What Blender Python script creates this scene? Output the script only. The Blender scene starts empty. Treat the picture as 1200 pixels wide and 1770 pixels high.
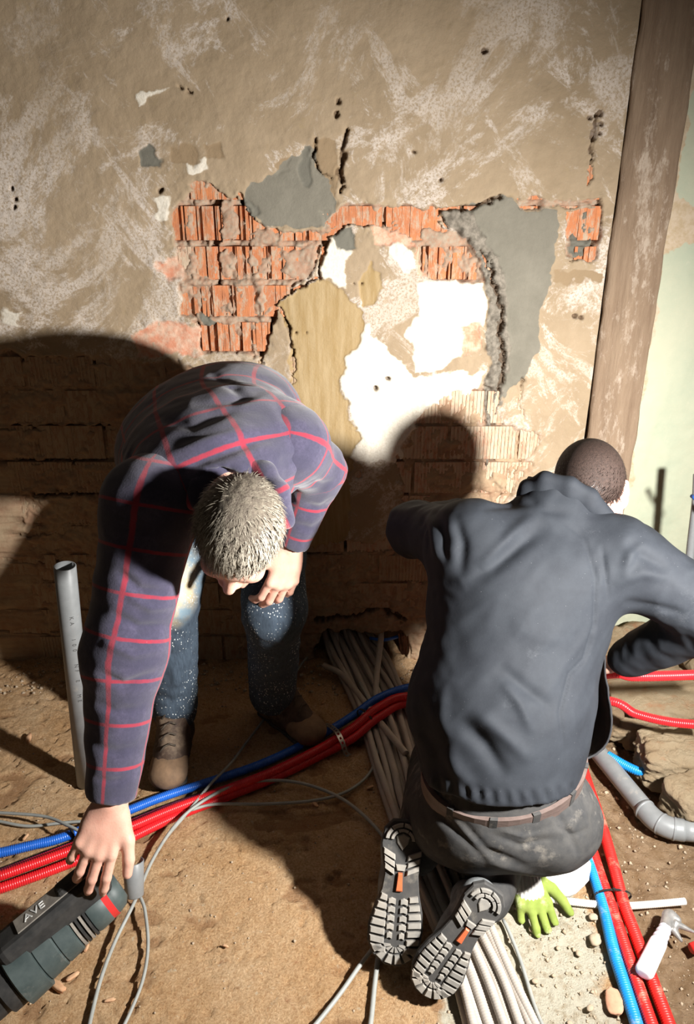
import bpy, math, random
import numpy as np
from mathutils import Vector, Matrix
random.seed(7); RNG = np.random.default_rng(11)
C = bpy.context.scene.collection
S = bpy.context.scene
# ------------------------------------------------------------ camera, world, lamp, exposure
F, TH, CZ = 1300.0, math.radians(23.5), 1.6
cam = bpy.data.objects.new('camera', bpy.data.cameras.new('camera')); C.objects.link(cam)
cam.location = (0, 0, CZ); cam.rotation_euler = (math.pi/2 - TH, 0, 0)
cam.data.sensor_fit = 'VERTICAL'; cam.data.sensor_height = 36; cam.data.lens = 36*F/1770; cam.data.clip_start = 0.02
S.camera = cam
w = bpy.data.worlds.new('world'); S.world = w; w.use_nodes = True
w.node_tree.nodes['Background'].inputs[0].default_value = (1.0, .86, .70, 1); w.node_tree.nodes['Background'].inputs[1].default_value = .040
def spot(name, loc, target, power, size, blend, radius, col):
    d = bpy.data.lights.new(name, 'SPOT'); d.energy = power; d.spot_size = math.radians(size); d.spot_blend = blend
    d.shadow_soft_size = radius; d.color = col
    o = bpy.data.objects.new(name, d); C.objects.link(o); o.location = loc
    o.rotation_euler = (Vector(target)-Vector(loc)).to_track_quat('-Z', 'Y').to_euler(); return o
LAMP = (.955, .72, 1.22)
spot('work_lamp_light', LAMP, (LAMP[0]-.53, LAMP[1]+.64, LAMP[2]-.38), 350, 136, 1.0, .045, (1, .975, .93))
S.view_settings.view_transform = 'Standard'; S.view_settings.look = 'None'; S.view_settings.gamma = 1
S.view_settings.exposure = 0.0; S.view_settings.use_curve_mapping = False
# ------------------------------------------------------------ pixel rays (1200x1770 frame) to places in the room
CT, ST = math.cos(TH), math.sin(TH)
def ray(px, py):
    u, v = (px-600)/F, (885-py)/F
    return Vector((u, CT+v*ST, -ST+v*CT))
def PT(px, py, t): return Vector((0, 0, CZ)) + ray(px, py)*t
def PY(px, py, Y): r = ray(px, py); return PT(px, py, Y/r.y)
def G(px, py, z=0.0): r = ray(px, py); return PT(px, py, (z-CZ)/r.z)
def proj(P):
    P = np.asarray(P); x = P[..., 0]; y = P[..., 1]; z = P[..., 2]-CZ
    d = y*CT - z*ST; up = y*ST + z*CT
    return 600+F*x/d, 885-F*up/d
# ------------------------------------------------------------ noise and polygon distance in numpy
def _h(ix, iy, iz, seed):
    n = (ix.astype(np.int64)*374761393 + iy.astype(np.int64)*668265263 + iz.astype(np.int64)*2147483647 + seed*974634777) & 0xffffffff
    n = ((n ^ (n >> 13))*1274126177) & 0xffffffff
    n = ((n ^ (n >> 16))*2246822519) & 0xffffffff
    return ((n ^ (n >> 15)) & 0xffffff)/float(0xffffff)*2-1
def vn(x, y, z=None, seed=0):
    x = np.asarray(x, float); y = np.asarray(y, float)
    z = np.zeros_like(x) if z is None else np.asarray(z, float)
    ix, iy, iz = np.floor(x), np.floor(y), np.floor(z); fx, fy, fz = x-ix, y-iy, z-iz
    fx, fy, fz = [f*f*(3-2*f) for f in (fx, fy, fz)]
    ix, iy, iz = ix.astype(int), iy.astype(int), iz.astype(int); r = 0
    zs = (0,) if not fz.any() else (0, 1)
    for a in (0, 1):
        for b in (0, 1):
            for c in zs:
                wgt = (fx if a else 1-fx)*(fy if b else 1-fy)*((fz if c else 1-fz) if len(zs) > 1 else 1)
                r = r + wgt*_h(ix+a, iy+b, iz+c, seed)
    return r
def fbm(x, y, z=None, o=4, seed=0):
    r = 0; a = .5; s = 1.0
    for i in range(o):
        r = r + a*vn(x*s+i*17.3, y*s-i*9.1, None if z is None else z*s, seed+i); a *= .5; s *= 2.03
    return r
def psdf(x, y, poly):
    d = np.full(x.shape, 1e12); inside = np.zeros(x.shape, bool); n = len(poly)
    for i in range(n):
        ax, ay = poly[i]; bx, by = poly[(i+1) % n]; ex, ey = bx-ax, by-ay
        t = np.clip(((x-ax)*ex+(y-ay)*ey)/max(ex*ex+ey*ey, 1e-9), 0, 1)
        d = np.minimum(d, (x-ax-t*ex)**2+(y-ay-t*ey)**2)
        if ay != by:
            c = ((ay > y) != (by > y)) & (x < (bx-ax)*(y-ay)/(by-ay)+ax); inside ^= c
    d = np.sqrt(d); return np.where(inside, -d, d)
def pline(x, y, pts):
    d = np.full(x.shape, 1e12); W = np.zeros(x.shape)
    for (ax, ay, aw), (bx, by, bw) in zip(pts[:-1], pts[1:]):
        ex, ey = bx-ax, by-ay
        t = np.clip(((x-ax)*ex+(y-ay)*ey)/max(ex*ex+ey*ey, 1e-9), 0, 1)
        dd = np.hypot(x-ax-t*ex, y-ay-t*ey)-(aw+t*(bw-aw)); d = np.minimum(d, dd)
    return d
def sst(a, b, x): t = np.clip((x-a)/(b-a), 0, 1); return t*t*(3-2*t)
# ------------------------------------------------------------ mesh helpers
def mesh_np(name, V, Q, mat=None, smooth=True, attrs=None):
    me = bpy.data.meshes.new(name); V = np.asarray(V, np.float32); Q = np.asarray(Q, np.int32)
    n = len(V); k = Q.shape[1]; m = len(Q)
    me.vertices.add(n); me.vertices.foreach_set('co', V.ravel())
    me.loops.add(m*k); me.loops.foreach_set('vertex_index', Q.ravel())
    me.polygons.add(m); me.polygons.foreach_set('loop_start', np.arange(0, m*k, k, dtype=np.int32))
    if smooth: me.polygons.foreach_set('use_smooth', np.ones(m, bool))
    me.update(calc_edges=True)
    for kk, a in (attrs or {}).items():
        at = me.attributes.new(kk, 'FLOAT', 'POINT'); at.data.foreach_set('value', np.asarray(a, np.float32).ravel())
    if mat: me.materials.append(mat)
    return me
def grid_quads(nx, ny):
    i = np.arange(nx*ny).reshape(ny, nx)
    return np.stack([i[:-1, :-1], i[:-1, 1:], i[1:, 1:], i[1:, :-1]], -1).reshape(-1, 4)
def link(name, me, parent=None, **kw):
    o = bpy.data.objects.new(name, me); C.objects.link(o)
    if parent: o.parent = parent
    for k, v in kw.items(): o[k] = v
    return o
def empty(name, loc, label, cat, group=None, rot=None):
    o = bpy.data.objects.new(name, None); C.objects.link(o); o.location = loc; o['label'] = label; o['category'] = cat
    o.empty_display_size = .05
    if group: o['group'] = group
    if rot: o.rotation_euler = rot
    bpy.context.view_layer.update() if False else None
    return o
def rel(o, parent):      # parent a mesh built in world coordinates under an Empty that has a location only
    o.parent = parent; o.matrix_parent_inverse = Matrix.Translation(-Vector(parent.location)); return o
def thing(name, me, label, cat, group=None):
    o = link(name, me, label=label, category=cat)
    if group: o['group'] = group
    return o
def pd(name, V, Fc, mat=None, smooth=False):
    me = bpy.data.meshes.new(name); me.from_pydata([tuple(v) for v in V], [], Fc)
    if mat: me.materials.append(mat)
    if smooth:
        for p in me.polygons: p.use_smooth = True
    me.update(); return me
def recenter(o):         # put the origin of a world-built mesh at its base
    me = o.data; n = len(me.vertices); a = np.empty(n*3, np.float32); me.vertices.foreach_get('co', a); a = a.reshape(-1, 3)
    c = np.array([(a[:, 0].min()+a[:, 0].max())/2, (a[:, 1].min()+a[:, 1].max())/2, a[:, 2].min()])
    a -= c.astype(np.float32); me.vertices.foreach_set('co', a.ravel()); o.location = c; me.update(); return o
def catmull(pts, step):
    P = [Vector(p) for p in pts]; P = [P[0]*2-P[1]]+P+[P[-1]*2-P[-2]]; out = []
    for i in range(1, len(P)-2):
        a, b, c, d = P[i-1:i+3]; n = max(2, int((c-b).length/step))
        for k in range(n):
            t = k/n; out.append(.5*((2*b)+(c-a)*t+(2*a-5*b+4*c-d)*t*t+(3*b-a-3*c+d)*t**3))
    out.append(P[-2]); return np.array([tuple(p) for p in out])
def tube_arrays(pts, r, sides=10, ridge=0, pitch=.006, cap=True, step=None):
    step = step or (pitch/3 if ridge else .012)
    P = catmull(pts, step); n = len(P)
    seg = np.linalg.norm(np.diff(P, axis=0), axis=1); L = np.concatenate([[0], np.cumsum(seg)])
    m = max(3, int(L[-1]/step)); s = np.linspace(0, L[-1], m); P = np.stack([np.interp(s, L, P[:, k]) for k in range(3)], 1)
    T = np.gradient(P, axis=0); T /= np.linalg.norm(T, axis=1)[:, None]
    N = np.zeros_like(T); a = np.array([0, 0, 1.]) if abs(T[0, 2]) < .9 else np.array([1., 0, 0])
    nrm = a-T[0]*a.dot(T[0]); nrm /= np.linalg.norm(nrm)
    for i in range(m):
        nrm = nrm-T[i]*nrm.dot(T[i]); nrm /= np.linalg.norm(nrm); N[i] = nrm
    B = np.cross(T, N); rr = np.full(m, r) if np.isscalar(r) else np.interp(s/L[-1], np.linspace(0, 1, len(r)), r)
    if ridge: rr = rr*(1+ridge*np.where((np.arange(m) % 3) == 0, -1.0, .5))
    ang = np.arange(sides)*2*math.pi/sides
    V = P[:, None]+rr[:, None, None]*(np.cos(ang)[None, :, None]*N[:, None]+np.sin(ang)[None, :, None]*B[:, None])
    i = np.arange(m*sides).reshape(m, sides); j = np.roll(i, -1, 1)
    Q = np.stack([i[:-1], j[:-1], j[1:], i[1:]], -1).reshape(-1, 4)
    V = V.reshape(-1, 3)
    if cap:
        k = len(V); V = np.concatenate([V, P[:1], P[-1:]])
        c1 = np.stack([j[0], i[0], np.full(sides, k), np.full(sides, k)], -1)[:, :3]
        c2 = np.stack([i[-1], j[-1], np.full(sides, k+1)], -1)
        return V, Q, np.concatenate([c1, c2])
    return V, Q, None
def tube(name, pts, r, mat, label=None, cat=None, group=None, parent=None, **kw):
    V, Q, T = tube_arrays(pts, r, **kw); Fc = Q.tolist()+([] if T is None else T.tolist())
    me = pd(name, V.tolist(), Fc, mat, True)
    if parent is not None: return rel(link(name, me), parent)
    o = thing(name, me, label, cat, group) if cat else link(name, me)
    return recenter(o)
def lathe(prof, sides=24):     # prof: (r, z) list
    V = []; Fc = []
    for r, z in prof:
        for k in range(sides): a = 2*math.pi*k/sides; V.append((r*math.cos(a), r*math.sin(a), z))
    n = len(prof)
    for i in range(n-1):
        for k in range(sides): k2 = (k+1) % sides; Fc.append((i*sides+k, i*sides+k2, (i+1)*sides+k2, (i+1)*sides+k))
    Fc.append(tuple(range(sides))[::-1]); Fc.append(tuple((n-1)*sides+k for k in range(sides)))
    return V, Fc
def boxv(c, s, R=None):
    V = [Vector((c[0]+s[0]*x/2, c[1]+s[1]*y/2, c[2]+s[2]*z/2)) for x in (-1, 1) for y in (-1, 1) for z in (-1, 1)]
    if R: V = [R @ v for v in V]
    return V, [(0, 1, 3, 2), (4, 6, 7, 5), (0, 4, 5, 1), (2, 3, 7, 6), (0, 2, 6, 4), (1, 5, 7, 3)]
# ------------------------------------------------------------ materials
def nt(m): m.use_nodes = True; return m.node_tree, m.node_tree.nodes['Principled BSDF']
class NB:
    def __init__(s, name, rough=.8, spec=.3):
        s.m = bpy.data.materials.new(name); s.t, s.b = nt(s.m); s.b.inputs['Roughness'].default_value = rough
        s.b.inputs['Specular IOR Level'].default_value = spec; s.tc = s.t.nodes.new('ShaderNodeTexCoord')
    def n(s, k, **kw):
        x = s.t.nodes.new('ShaderNode'+k)
        for a, v in kw.items(): setattr(x, a, v)
        return x
    def l(s, a, b): s.t.links.new(a, b)
    def set(s, sock, v):
        if hasattr(v, 'links'): s.l(v, sock)
        else: sock.default_value = v
    def map(s, scale=(1, 1, 1), rot=(0, 0, 0), src=None):
        v = src or s.tc.outputs['Object']
        if any(rot): m = s.n('Mapping'); s.l(v, m.inputs[0]); m.inputs[2].default_value = rot; v = m.outputs[0]
        m = s.n('Mapping'); s.l(v, m.inputs[0]); m.inputs[3].default_value = scale; return m.outputs[0]
    def noise(s, scale, vec=None, detail=6, rough=.6, dist=0):
        x = s.n('TexNoise'); s.l(vec or s.tc.outputs['Object'], x.inputs['Vector']); x.inputs['Scale'].default_value = scale
        x.inputs['Detail'].default_value = detail; x.inputs['Roughness'].default_value = rough; x.inputs['Distortion'].default_value = dist
        return x.outputs[0]
    def rng(s, v, a, b, c=0., d=1., smooth=False):
        x = s.n('MapRange'); x.interpolation_type = 'SMOOTHSTEP' if smooth else 'LINEAR'
        s.set(x.inputs[0], v); x.inputs[1].default_value = a; x.inputs[2].default_value = b; x.inputs[3].default_value = c; x.inputs[4].default_value = d; return x.outputs[0]
    def math(s, op, a, b=0.): x = s.n('Math', operation=op); s.set(x.inputs[0], a); s.set(x.inputs[1], b); return x.outputs[0]
    def mix(s, f, a, b, bt='MIX'):
        x = s.n('Mix', data_type='RGBA', blend_type=bt); s.set(x.inputs[0], f)
        for i, c in ((6, a), (7, b)):
            if isinstance(c, tuple): x.inputs[i].default_value = (*c[:3], 1)
            else: s.l(c, x.inputs[i])
        return x.outputs[2]
    def attr(s, name): x = s.n('Attribute'); x.attribute_name = name; return x.outputs['Fac']
    def bump(s, h, strength=.5, dist=.004):
        x = s.n('Bump'); x.inputs['Strength'].default_value = strength; x.inputs['Distance'].default_value = dist
        s.l(h, x.inputs['Height']); s.l(x.outputs[0], s.b.inputs['Normal'])
    def col(s, c): s.set(s.b.inputs['Base Color'], (*c, 1) if isinstance(c, tuple) else c); return s.m
def simple(name, c1, c2=None, scale=40, rough=.75, bump=.3, bdist=.003, spec=.3, stretch=(1, 1, 1), dust=None, dustamt=.5):
    b = NB(name, rough, spec); v = b.map(stretch); n = b.noise(scale, v)
    c = b.mix(b.rng(n, .35, .65), c1, c2 or tuple(x*.75 for x in c1))
    if dust: c = b.mix(b.rng(b.noise(scale*.35, v, 8, .7), .62-dustamt*.2, .75), c, dust)
    b.col(c)
    if bump: b.bump(b.noise(scale*2.2, v, 8, .65), bump, bdist)
    return b.m
# ------------------------------------------------------------ the back wall: plaster skin with holes, patches and cracks
WY = 2.32
P_BRICK = [[(298,362),(318,330),(350,316),(378,328),(386,346),(405,338),(430,362),(440,385),(480,397),(560,402),(562,360),(640,354),(745,358),(768,392),(806,408),(832,434),(844,470),(842,492),(800,484),(745,480),(726,440),(716,405),(660,394),(600,386),(568,406),(557,445),(538,470),(520,490),(478,520),(470,560),(455,614),(350,614),(338,560),(314,540),(310,500),(316,460),(302,430)],
 [(978,364),(1042,364),(1036,430),(1030,448),(984,446)], [(815,672),(862,670),(858,790),(848,830),(836,780),(826,720)],
 [(892,341),(1038,348),(1036,362),(900,356)], [(795,430),(845,440),(848,480),(790,470)]]
P_ISL = [[(380,352),(402,346),(412,372),(410,408),(384,412),(378,380)],[(492,432),(552,424),(548,455),(535,482),(505,486),(488,470)],[(425,432),(438,428),(442,462),(428,466)],[(378,430),(394,428),(396,478),(380,482)],[(555,362),(575,356),(578,384),(560,392)],[(735,395),(790,398),(812,425),(770,432),(735,425)],[(430,400),(470,398),(480,422),(432,424)],[(338,545),(400,548),(455,552),(452,562),(338,560)]]
P_PINK = [[(225,580),(250,560),(345,558),(352,612),(240,614)], [(268,465),(290,445),(335,430),(338,482),(285,484)], [(796,562),(832,556),(834,600),(800,612)],
 [(720,430),(800,432),(842,470),(838,486),(760,480),(728,470)], [(640,395),(700,380),(760,395),(800,420),(760,430),(690,420),(650,425)]]
P_RES = [[(-400,600),(0,608),(160,622),(300,628),(340,640),(440,632),(500,700),(520,960),(560,938),(640,940),(700,925),(700,880),(690,790),(720,735),(765,678),(850,672),(870,735),(905,745),(935,760),(905,830),(860,880),(1000,905),(1100,900),(1100,1300),(-400,1300)]]
P_GA = [[(428,316),(470,302),(503,268),(530,254),(545,262),(548,290),(568,308),(579,342),(574,365),(562,398),(500,392),(460,392),(442,372),(430,345)]]
P_GB = [[(752,368),(800,362),(832,352),(868,338),(912,360),(962,368),(958,420),(955,470),(962,495),(928,532),(928,600),(910,655),(884,672),(868,690),(862,640),(866,560),(856,500),(836,440),(800,402)]]
P_STRIP = [[(757,368),(800,362),(822,385),(850,430),(872,480),(876,560),(884,600),(880,640),(866,700),(858,760),(850,820),(846,820),(848,740),(838,700),(846,640),(846,560),(842,490),(826,440),(790,400)]]
P_OCH = [[(478,522),(520,500),(558,482),(590,498),(605,525),(632,538),(630,572),(612,600),(600,640),(585,662),(597,700),(613,740),(618,762),(606,778),(612,800),(600,830),(608,860),(600,930),(560,945),(520,960),(505,760),(496,700),(505,650),(502,580)], [(625,470),(640,452),(658,480),(652,520),(632,532),(620,520)]]
P_WHITE = [[(758,478),(840,492),(842,560),(826,560),(800,610),(762,640),(724,640),(705,575),(722,540),(728,490)], [(560,440),(590,400),(610,430),(590,470),(600,500),(560,480)], [(670,425),(690,412),(715,430),(722,460),(700,472),(680,455)],
 [(590,660),(640,570),(690,620),(720,650),(840,640),(820,690),(765,690),(740,720),(700,760),(690,800),(640,800),(608,790),(615,740)], [(560,590),(640,560),(650,600),(600,700),(588,665)],
 [(265,345),(290,342),(296,380),(268,378)], [(322,285),(360,275),(364,292),(325,302)], [(0,530),(35,540),(36,560),(0,555)], [(232,165),(290,150),(240,180)]]
P_GSM = [[(517,258),(533,256),(538,300),(533,322),(520,316)],[(412,345),(424,338),(440,352),(452,372),(440,388),(420,378)],[(345,540),(352,530),(362,545),(374,560),(366,574),(345,566)],[(238,258),(255,250),(270,258),(280,280),(272,292),(245,285)], [(985,375),(1018,368),(1022,440),(990,446)], [(580,400),(610,395),(615,425),(590,430)]]
P_BRN = [[(290,255),(330,250),(345,268),(330,285),(292,282)], [(355,255),(385,248),(388,270),(362,276)], [(474,284),(490,275),(502,275),(498,298),(478,304)], [(540,250),(560,236),(580,240),(590,300),(578,335),(566,310),(548,292)], [(962,468),(1040,470),(1038,488),(962,486)]]
CRACKS = [[(700,388,1),(640,388,2),(600,386,4),(566,408,5),(557,440,4),(548,480,3),(515,500,3),(476,522,4),(470,560,4),(452,600,5),(448,628,3)],
 [(476,522,3),(498,560,3),(506,600,2),(507,650,2),(495,700,2),(500,730,1)], [(416,338,4),(422,362,3),(436,390,5)], [(362,322,3),(374,350,6),(376,400,6),(370,440,5),(378,470,3),(374,500,2)],
 [(745,366,3),(780,362,3),(820,358,4),(850,346,4),(868,340,2)], [(762,378,3),(776,395,1)], [(832,430,2),(850,475,3),(868,540,3),(864,600,4),(870,640,3),(858,700,4),(852,760,3),(848,824,4)],
 [(545,240,1),(541,262,2),(546,288,2),(575,312,1)], [(600,228,3),(592,262,4),(588,300,3),(592,330,2)], [(1030,200,3),(1026,260,2),(1020,320,3)], [(1040,345,3),(1036,400,4),(1022,445,3),(990,450,2)],
 [(-100,622,1),(80,622,2),(200,628,2)], [(0,742,2),(120,740,3),(190,742,3)], [(0,800,2),(180,798,2)], [(60,855,3),(190,852,4)], [(20,925,3),(110,922,2)], [(0,972,2),(180,972,4)],
 [(500,962,4),(560,950,7),(620,945,6),(700,950,3)], [(520,1075,3),(620,1068,4),(660,1050,6),(700,1075,4)], [(380,1075,3),(480,1072,3)], [(0,1095,2),(120,1092,3)],
 [(930,760,1),(900,800,1),(860,870,1),(700,905,2)], [(905,655,1),(895,690,1),(905,720,1)], [(310,152,1),(330,160,1)], [(690,790,2),(700,830,3),(705,880,3)]]
HOLES = [(586,176,5),(582,197,6),(717,263,3),(838,88,6),(1038,196,6),(1040,214,5),(1020,204,4),(1038,230,4),(27,344,4),(26,358,4),(20,325,3),(670,655,5),(648,673,4),(620,822,6),(278,330,5),(996,547,5),(1006,549,4),(512,576,2),(531,576,2),(612,492,2),(626,492,2),(762,310,3),(392,32,3)]
COURSES = [1.66,1.553,1.443,1.333,1.225,1.12,1.01,.894,.772,.653,.54,.43,.32,.21,.10,-.01]
def msdf(x, y, polys):
    d = np.full(x.shape, 1e9)
    for p in polys: d = np.minimum(d, psdf(x, y, p))
    return d
def wall_grid():
    xs = np.concatenate([np.arange(-2.6, -1.1, .05), np.arange(-1.1, .765, .0038)]); xs[-1] = .765
    zs = np.concatenate([np.arange(-.04, 2.06, .0038), np.arange(2.08, 2.75, .05)])
    return np.meshgrid(xs, zs)
def build_wall():
    X, Z = wall_grid(); px, py = proj(np.stack([X, np.full(X.shape, WY), Z], -1))
    jx = px+fbm(X*28, Z*28, o=4, seed=3)*13; jy = py+fbm(X*28+50, Z*28, o=4, seed=9)*13
    brick, pink, res = msdf(jx, jy, P_BRICK), msdf(jx, jy, P_PINK), msdf(jx, jy, P_RES); isl = msdf(jx, jy, P_ISL)
    ga, gb, st, och, wh, gs, br = [msdf(jx, jy, p) for p in (P_GA, P_GB, P_STRIP, P_OCH, P_WHITE, P_GSM, P_BRN)]
    n1 = fbm(X*6, Z*6, o=5, seed=1); n2 = fbm(X*35, Z*35, o=5, seed=5); n3 = fbm(X*120, Z*120, o=3, seed=8)
    H = n1*.006+n2*.0018+n3*.0006
    rough = sst(30, -5, np.minimum(np.minimum(np.abs(brick), np.abs(res)), pink))      # rough plaster round the holes
    H += rough*(n2*.006+n3*.0015)
    H += .0014*sst(2, -2, wh)
    H = np.where(ga < 6, H*sst(-4, 6, ga)*.5+sst(6, -3, ga)*(-.004+n1*.004), H)
    H += sst(1.5, -1.5, gb)*.004; H = np.where(gb < 0, .004+n1*.004+n3*.0002, H)
    H += sst(1.5, -2, br)*-.002
    H = np.where(gs < 2, H+sst(2, -2, gs)*-.004, H)
    z_c = np.array(COURSES); cd = np.min(np.abs(Z[..., None]-z_c), -1)
    mort = sst(.012, .004, cd)
    hb = -.0205+n1*.012+n2*.024+n3*.003+mort*.010                     # bottom of the holes; mortar beds stand prouder between the bricks
    H = H+(hb-H)*sst(1.5, -2.5, brick)
    H = H+((-.007+n2*.008+n3*.002)-H)*sst(1.5, -2, isl)
    hp = -.0045+n2*.003+n3*.001
    H = H+(hp-H)*sst(2, -3, pink)*(brick > 0)
    hr = -.0085+n1*.014+n2*.014+n3*.003-mort*.004*(n1 > -.1)      # thin residue over the lower courses
    H = H+(hr-H)*sst(3, -6, res)*(brick > 0)
    H = np.where(och < 2, H+sst(2, -2, och)*((-.004+n1*.003)-H), H)
    H = H+sst(3, -3, st)*(n2*.020+n3*.002+.006)*(brick > -30)
    H = np.where(np.minimum(st, 0) < -1, np.maximum(H, -.012), H)
    jx2 = px+fbm(X*55, Z*55, o=3, seed=31)*9; jy2 = py+fbm(X*55+9, Z*55, o=3, seed=37)*9
    crack = np.full(X.shape, 1e9)
    for c in CRACKS: crack = np.minimum(crack, pline(jx2, jy2, c))
    H = H-sst(1.2, -1.5, crack)*.026
    H = H+sst(12, 1, crack)*sst(0, 2, crack)*n2*.005
    hole = np.full(X.shape, 1e9)
    for hx, hy, hr_ in HOLES: hole = np.minimum(hole, np.hypot(jx2*.4+px*.6-hx, jy2*.4+py*.6-hy)-hr_)
    H = H-sst(1, -2, hole)*.02
    wear = sst(40, 0, Z*1000)*0
    # crumbled foot of the wall where the conduits come out
    foot = msdf(jx, jy, [[(548,1126),(560,1098),(600,1096),(640,1098),(700,1096),(712,1140),(720,1200),(540,1200)]])
    H = H-sst(4, -4, foot)*.11
    V = np.stack([X, WY-H, Z], -1).reshape(-1, 3)
    at = dict(a_grey=np.minimum(ga, gb), a_strip=st, a_ochre=och, a_white=wh, a_brick=brick, a_pink=pink, a_res=res, a_gsm=gs, a_brn=br, a_crack=np.minimum(crack, hole), a_mort=mort)
    at = {k: np.clip(v, -60, 60) for k, v in at.items()}
    return X, Z, H, V, at, dict(brick=brick, pink=pink, res=res, gb=gb)
def wall_material():
    b = NB('old_wall_plaster', .9, .15); obj = b.tc.outputs['Object']
    nz = b.noise(60, None, 8, .7)
    def mask(name, amp=10, soft=1.6):
        v = b.math('ADD', b.attr(name), b.math('MULTIPLY', b.math('SUBTRACT', nz, .5), amp)); return b.rng(v, soft, -soft)
    v1 = b.map((.9, 1, 1.5), (0, math.radians(42), 0)); v2 = b.map((.8, 1, 1.9), (0, math.radians(-48), 0))
    s1 = b.noise(3.2, v1, 12, .74, .5); s2 = b.noise(3.8, v2, 12, .76, .6); s3 = b.noise(3, None, 8, .7)
    fine = b.noise(150, None, 6, .7)
    base = b.mix(b.rng(s3, .35, .65), (.315, .235, .15), (.40, .305, .205))
    smear = b.math('MAXIMUM', b.rng(s1, .50, .56), b.rng(s2, .545, .60))
    smear = b.math('MULTIPLY', b.math('MULTIPLY', smear, b.rng(b.noise(1.7, None, 4, .6), .34, .54, .3, 1)), b.rng(fine, .40, .52, .1, 1))
    c = b.mix(b.math('MULTIPLY', smear, .9), base, (.64, .56, .49))
    c = b.mix(b.rng(b.noise(22, None, 6), .62, .72, 0, .4), c, (.36, .27, .15))
    c = b.mix(mask('a_brn', 6), c, (.30, .215, .13))
    res = b.mix(b.rng(b.noise(9, b.map((1, 1, 1.2)), 10, .72), .40, .62), (.42, .31, .20), (.33, .20, .125))
    c = b.mix(mask('a_res', 30, 8), c, res)
    och = b.mix(b.rng(b.noise(9, b.map((5, 1, .6)), 8, .7), .38, .62), (.34, .235, .11), (.43, .32, .18))
    c = b.mix(mask('a_white', 8), c, b.mix(b.rng(fine, .4, .6), (.78, .72, .62), (.70, .63, .52)))
    c = b.mix(mask('a_ochre', 3, 1), c, och)
    pk = b.mix(b.rng(b.noise(30, None, 8, .7), .4, .62), (.60, .26, .16), (.66, .46, .34))
    c = b.mix(mask('a_pink', 10, 3), c, pk)
    mo = b.mix(b.rng(nz, .35, .6), (.40, .33, .25), (.40, .24, .16))
    c = b.mix(mask('a_brick', 4), c, mo)
    gr = b.mix(b.rng(b.noise(8, None, 8, .7), .35, .65), (.185, .170, .135), (.235, .215, .172))
    c = b.mix(mask('a_grey', 3, 1), c, gr)
    c = b.mix(mask('a_strip', 10, 2), c, b.mix(b.rng(nz, .4, .6), (.17, .15, .12), (.28, .245, .20)))
    c = b.mix(mask('a_gsm', 4), c, (.17, .16, .13))
    c = b.mix(b.rng(b.attr('a_crack'), 1.0, -1.0, 0, .75), c, (.10, .06, .035))
    b.bump(b.math('ADD', b.math('MULTIPLY', b.noise(45, None, 10, .72), 1.0), b.math('MULTIPLY', s1, .8)), .55, .006)
    return b.col(c)
def brick_mat(name, c1, c2, dust, amt):
    b = NB(name, .92, .1); inf = b.n('ObjectInfo'); v = b.n('VectorMath', operation='ADD'); b.l(b.tc.outputs['Object'], v.inputs[0]); b.l(inf.outputs['Location'], v.inputs[1]); v = v.outputs[0]
    n = b.noise(20, v, 8, .7); c = b.mix(b.rng(n, .35, .65), c1, c2)
    c = b.mix(b.rng(b.noise(60, b.map((1, 1, .35), src=v), 12, .78), .63-amt*.22, .70-amt*.15), c, dust)
    b.bump(b.noise(130, b.map((1.6, 1, .4), src=v), 8, .7), .6, .004); return b.col(c)
M_BRICK = brick_mat('orange_hollow_brick', (.60, .225, .095), (.44, .175, .09), (.48, .37, .27), .66)
M_BRICKP = brick_mat('dusty_pink_brick', (.54, .30, .20), (.50, .26, .17), (.56, .44, .32), 1.1)
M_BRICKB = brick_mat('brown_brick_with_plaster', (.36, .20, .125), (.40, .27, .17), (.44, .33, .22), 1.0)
def brick_mesh(L, Hh, kind, rnd, mat):
    # front of a hollow brick: vertical ribs, some cells broken open
    n = int(L/.011); xs = []; x = -L/2
    cols = []
    while x < L/2-1e-6:
        wd = min(L/2-x, rnd.choice([.005, .007, .010, .014, .019]) if kind else rnd.uniform(.005, .007)); cols.append((x, x+wd)); x += wd
    rows = [-Hh/2, -Hh*.2, Hh*.15, Hh/2]; V = []; Fc = []
    for i, (a, c) in enumerate(cols):
        if kind: dp = rnd.choice([0, 0, .001, .003, .004, .006, .014, .018]) if kind == 1 else rnd.choice([0, .001, .002])
        else: dp = .0022 if i % 2 else 0
        k = len(V)
        for r in rows:
            e = rnd.uniform(-.0012, .0012) if kind else 0
            V += [(a, dp+e, r), (c, dp+e+rnd.uniform(-.0005, .001), r)]
        for q in range(3): Fc.append((k+2*q, k+2*q+1, k+2*q+3, k+2*q+2))
        if i:                                           # side step between two columns
            for q in range(3): Fc.append((k-8+2*q+1, k+2*q, k+2*q+2, k-8+2*q+3))
    k = len(V); D = .045
    V += [(-L/2, 0, -Hh/2), (L/2, 0, -Hh/2), (L/2, 0, Hh/2), (-L/2, 0, Hh/2), (-L/2, D, -Hh/2), (L/2, D, -Hh/2), (L/2, D, Hh/2), (-L/2, D, Hh/2)]
    Fc += [(k, k+4, k+5, k+1), (k+1, k+5, k+6, k+2), (k+2, k+6, k+7, k+3), (k+3, k+7, k+4, k), (k+4, k+7, k+6, k+5)]
    return pd('brick', V, Fc, mat)
X, Z, H, V, at, msk = build_wall()
wall = link('wall_back', mesh_np('wall_back', V, grid_quads(X.shape[1], X.shape[0]), wall_material(), True, at), kind='structure', label='old plastered wall with holes down to brick and cement patches')
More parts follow.
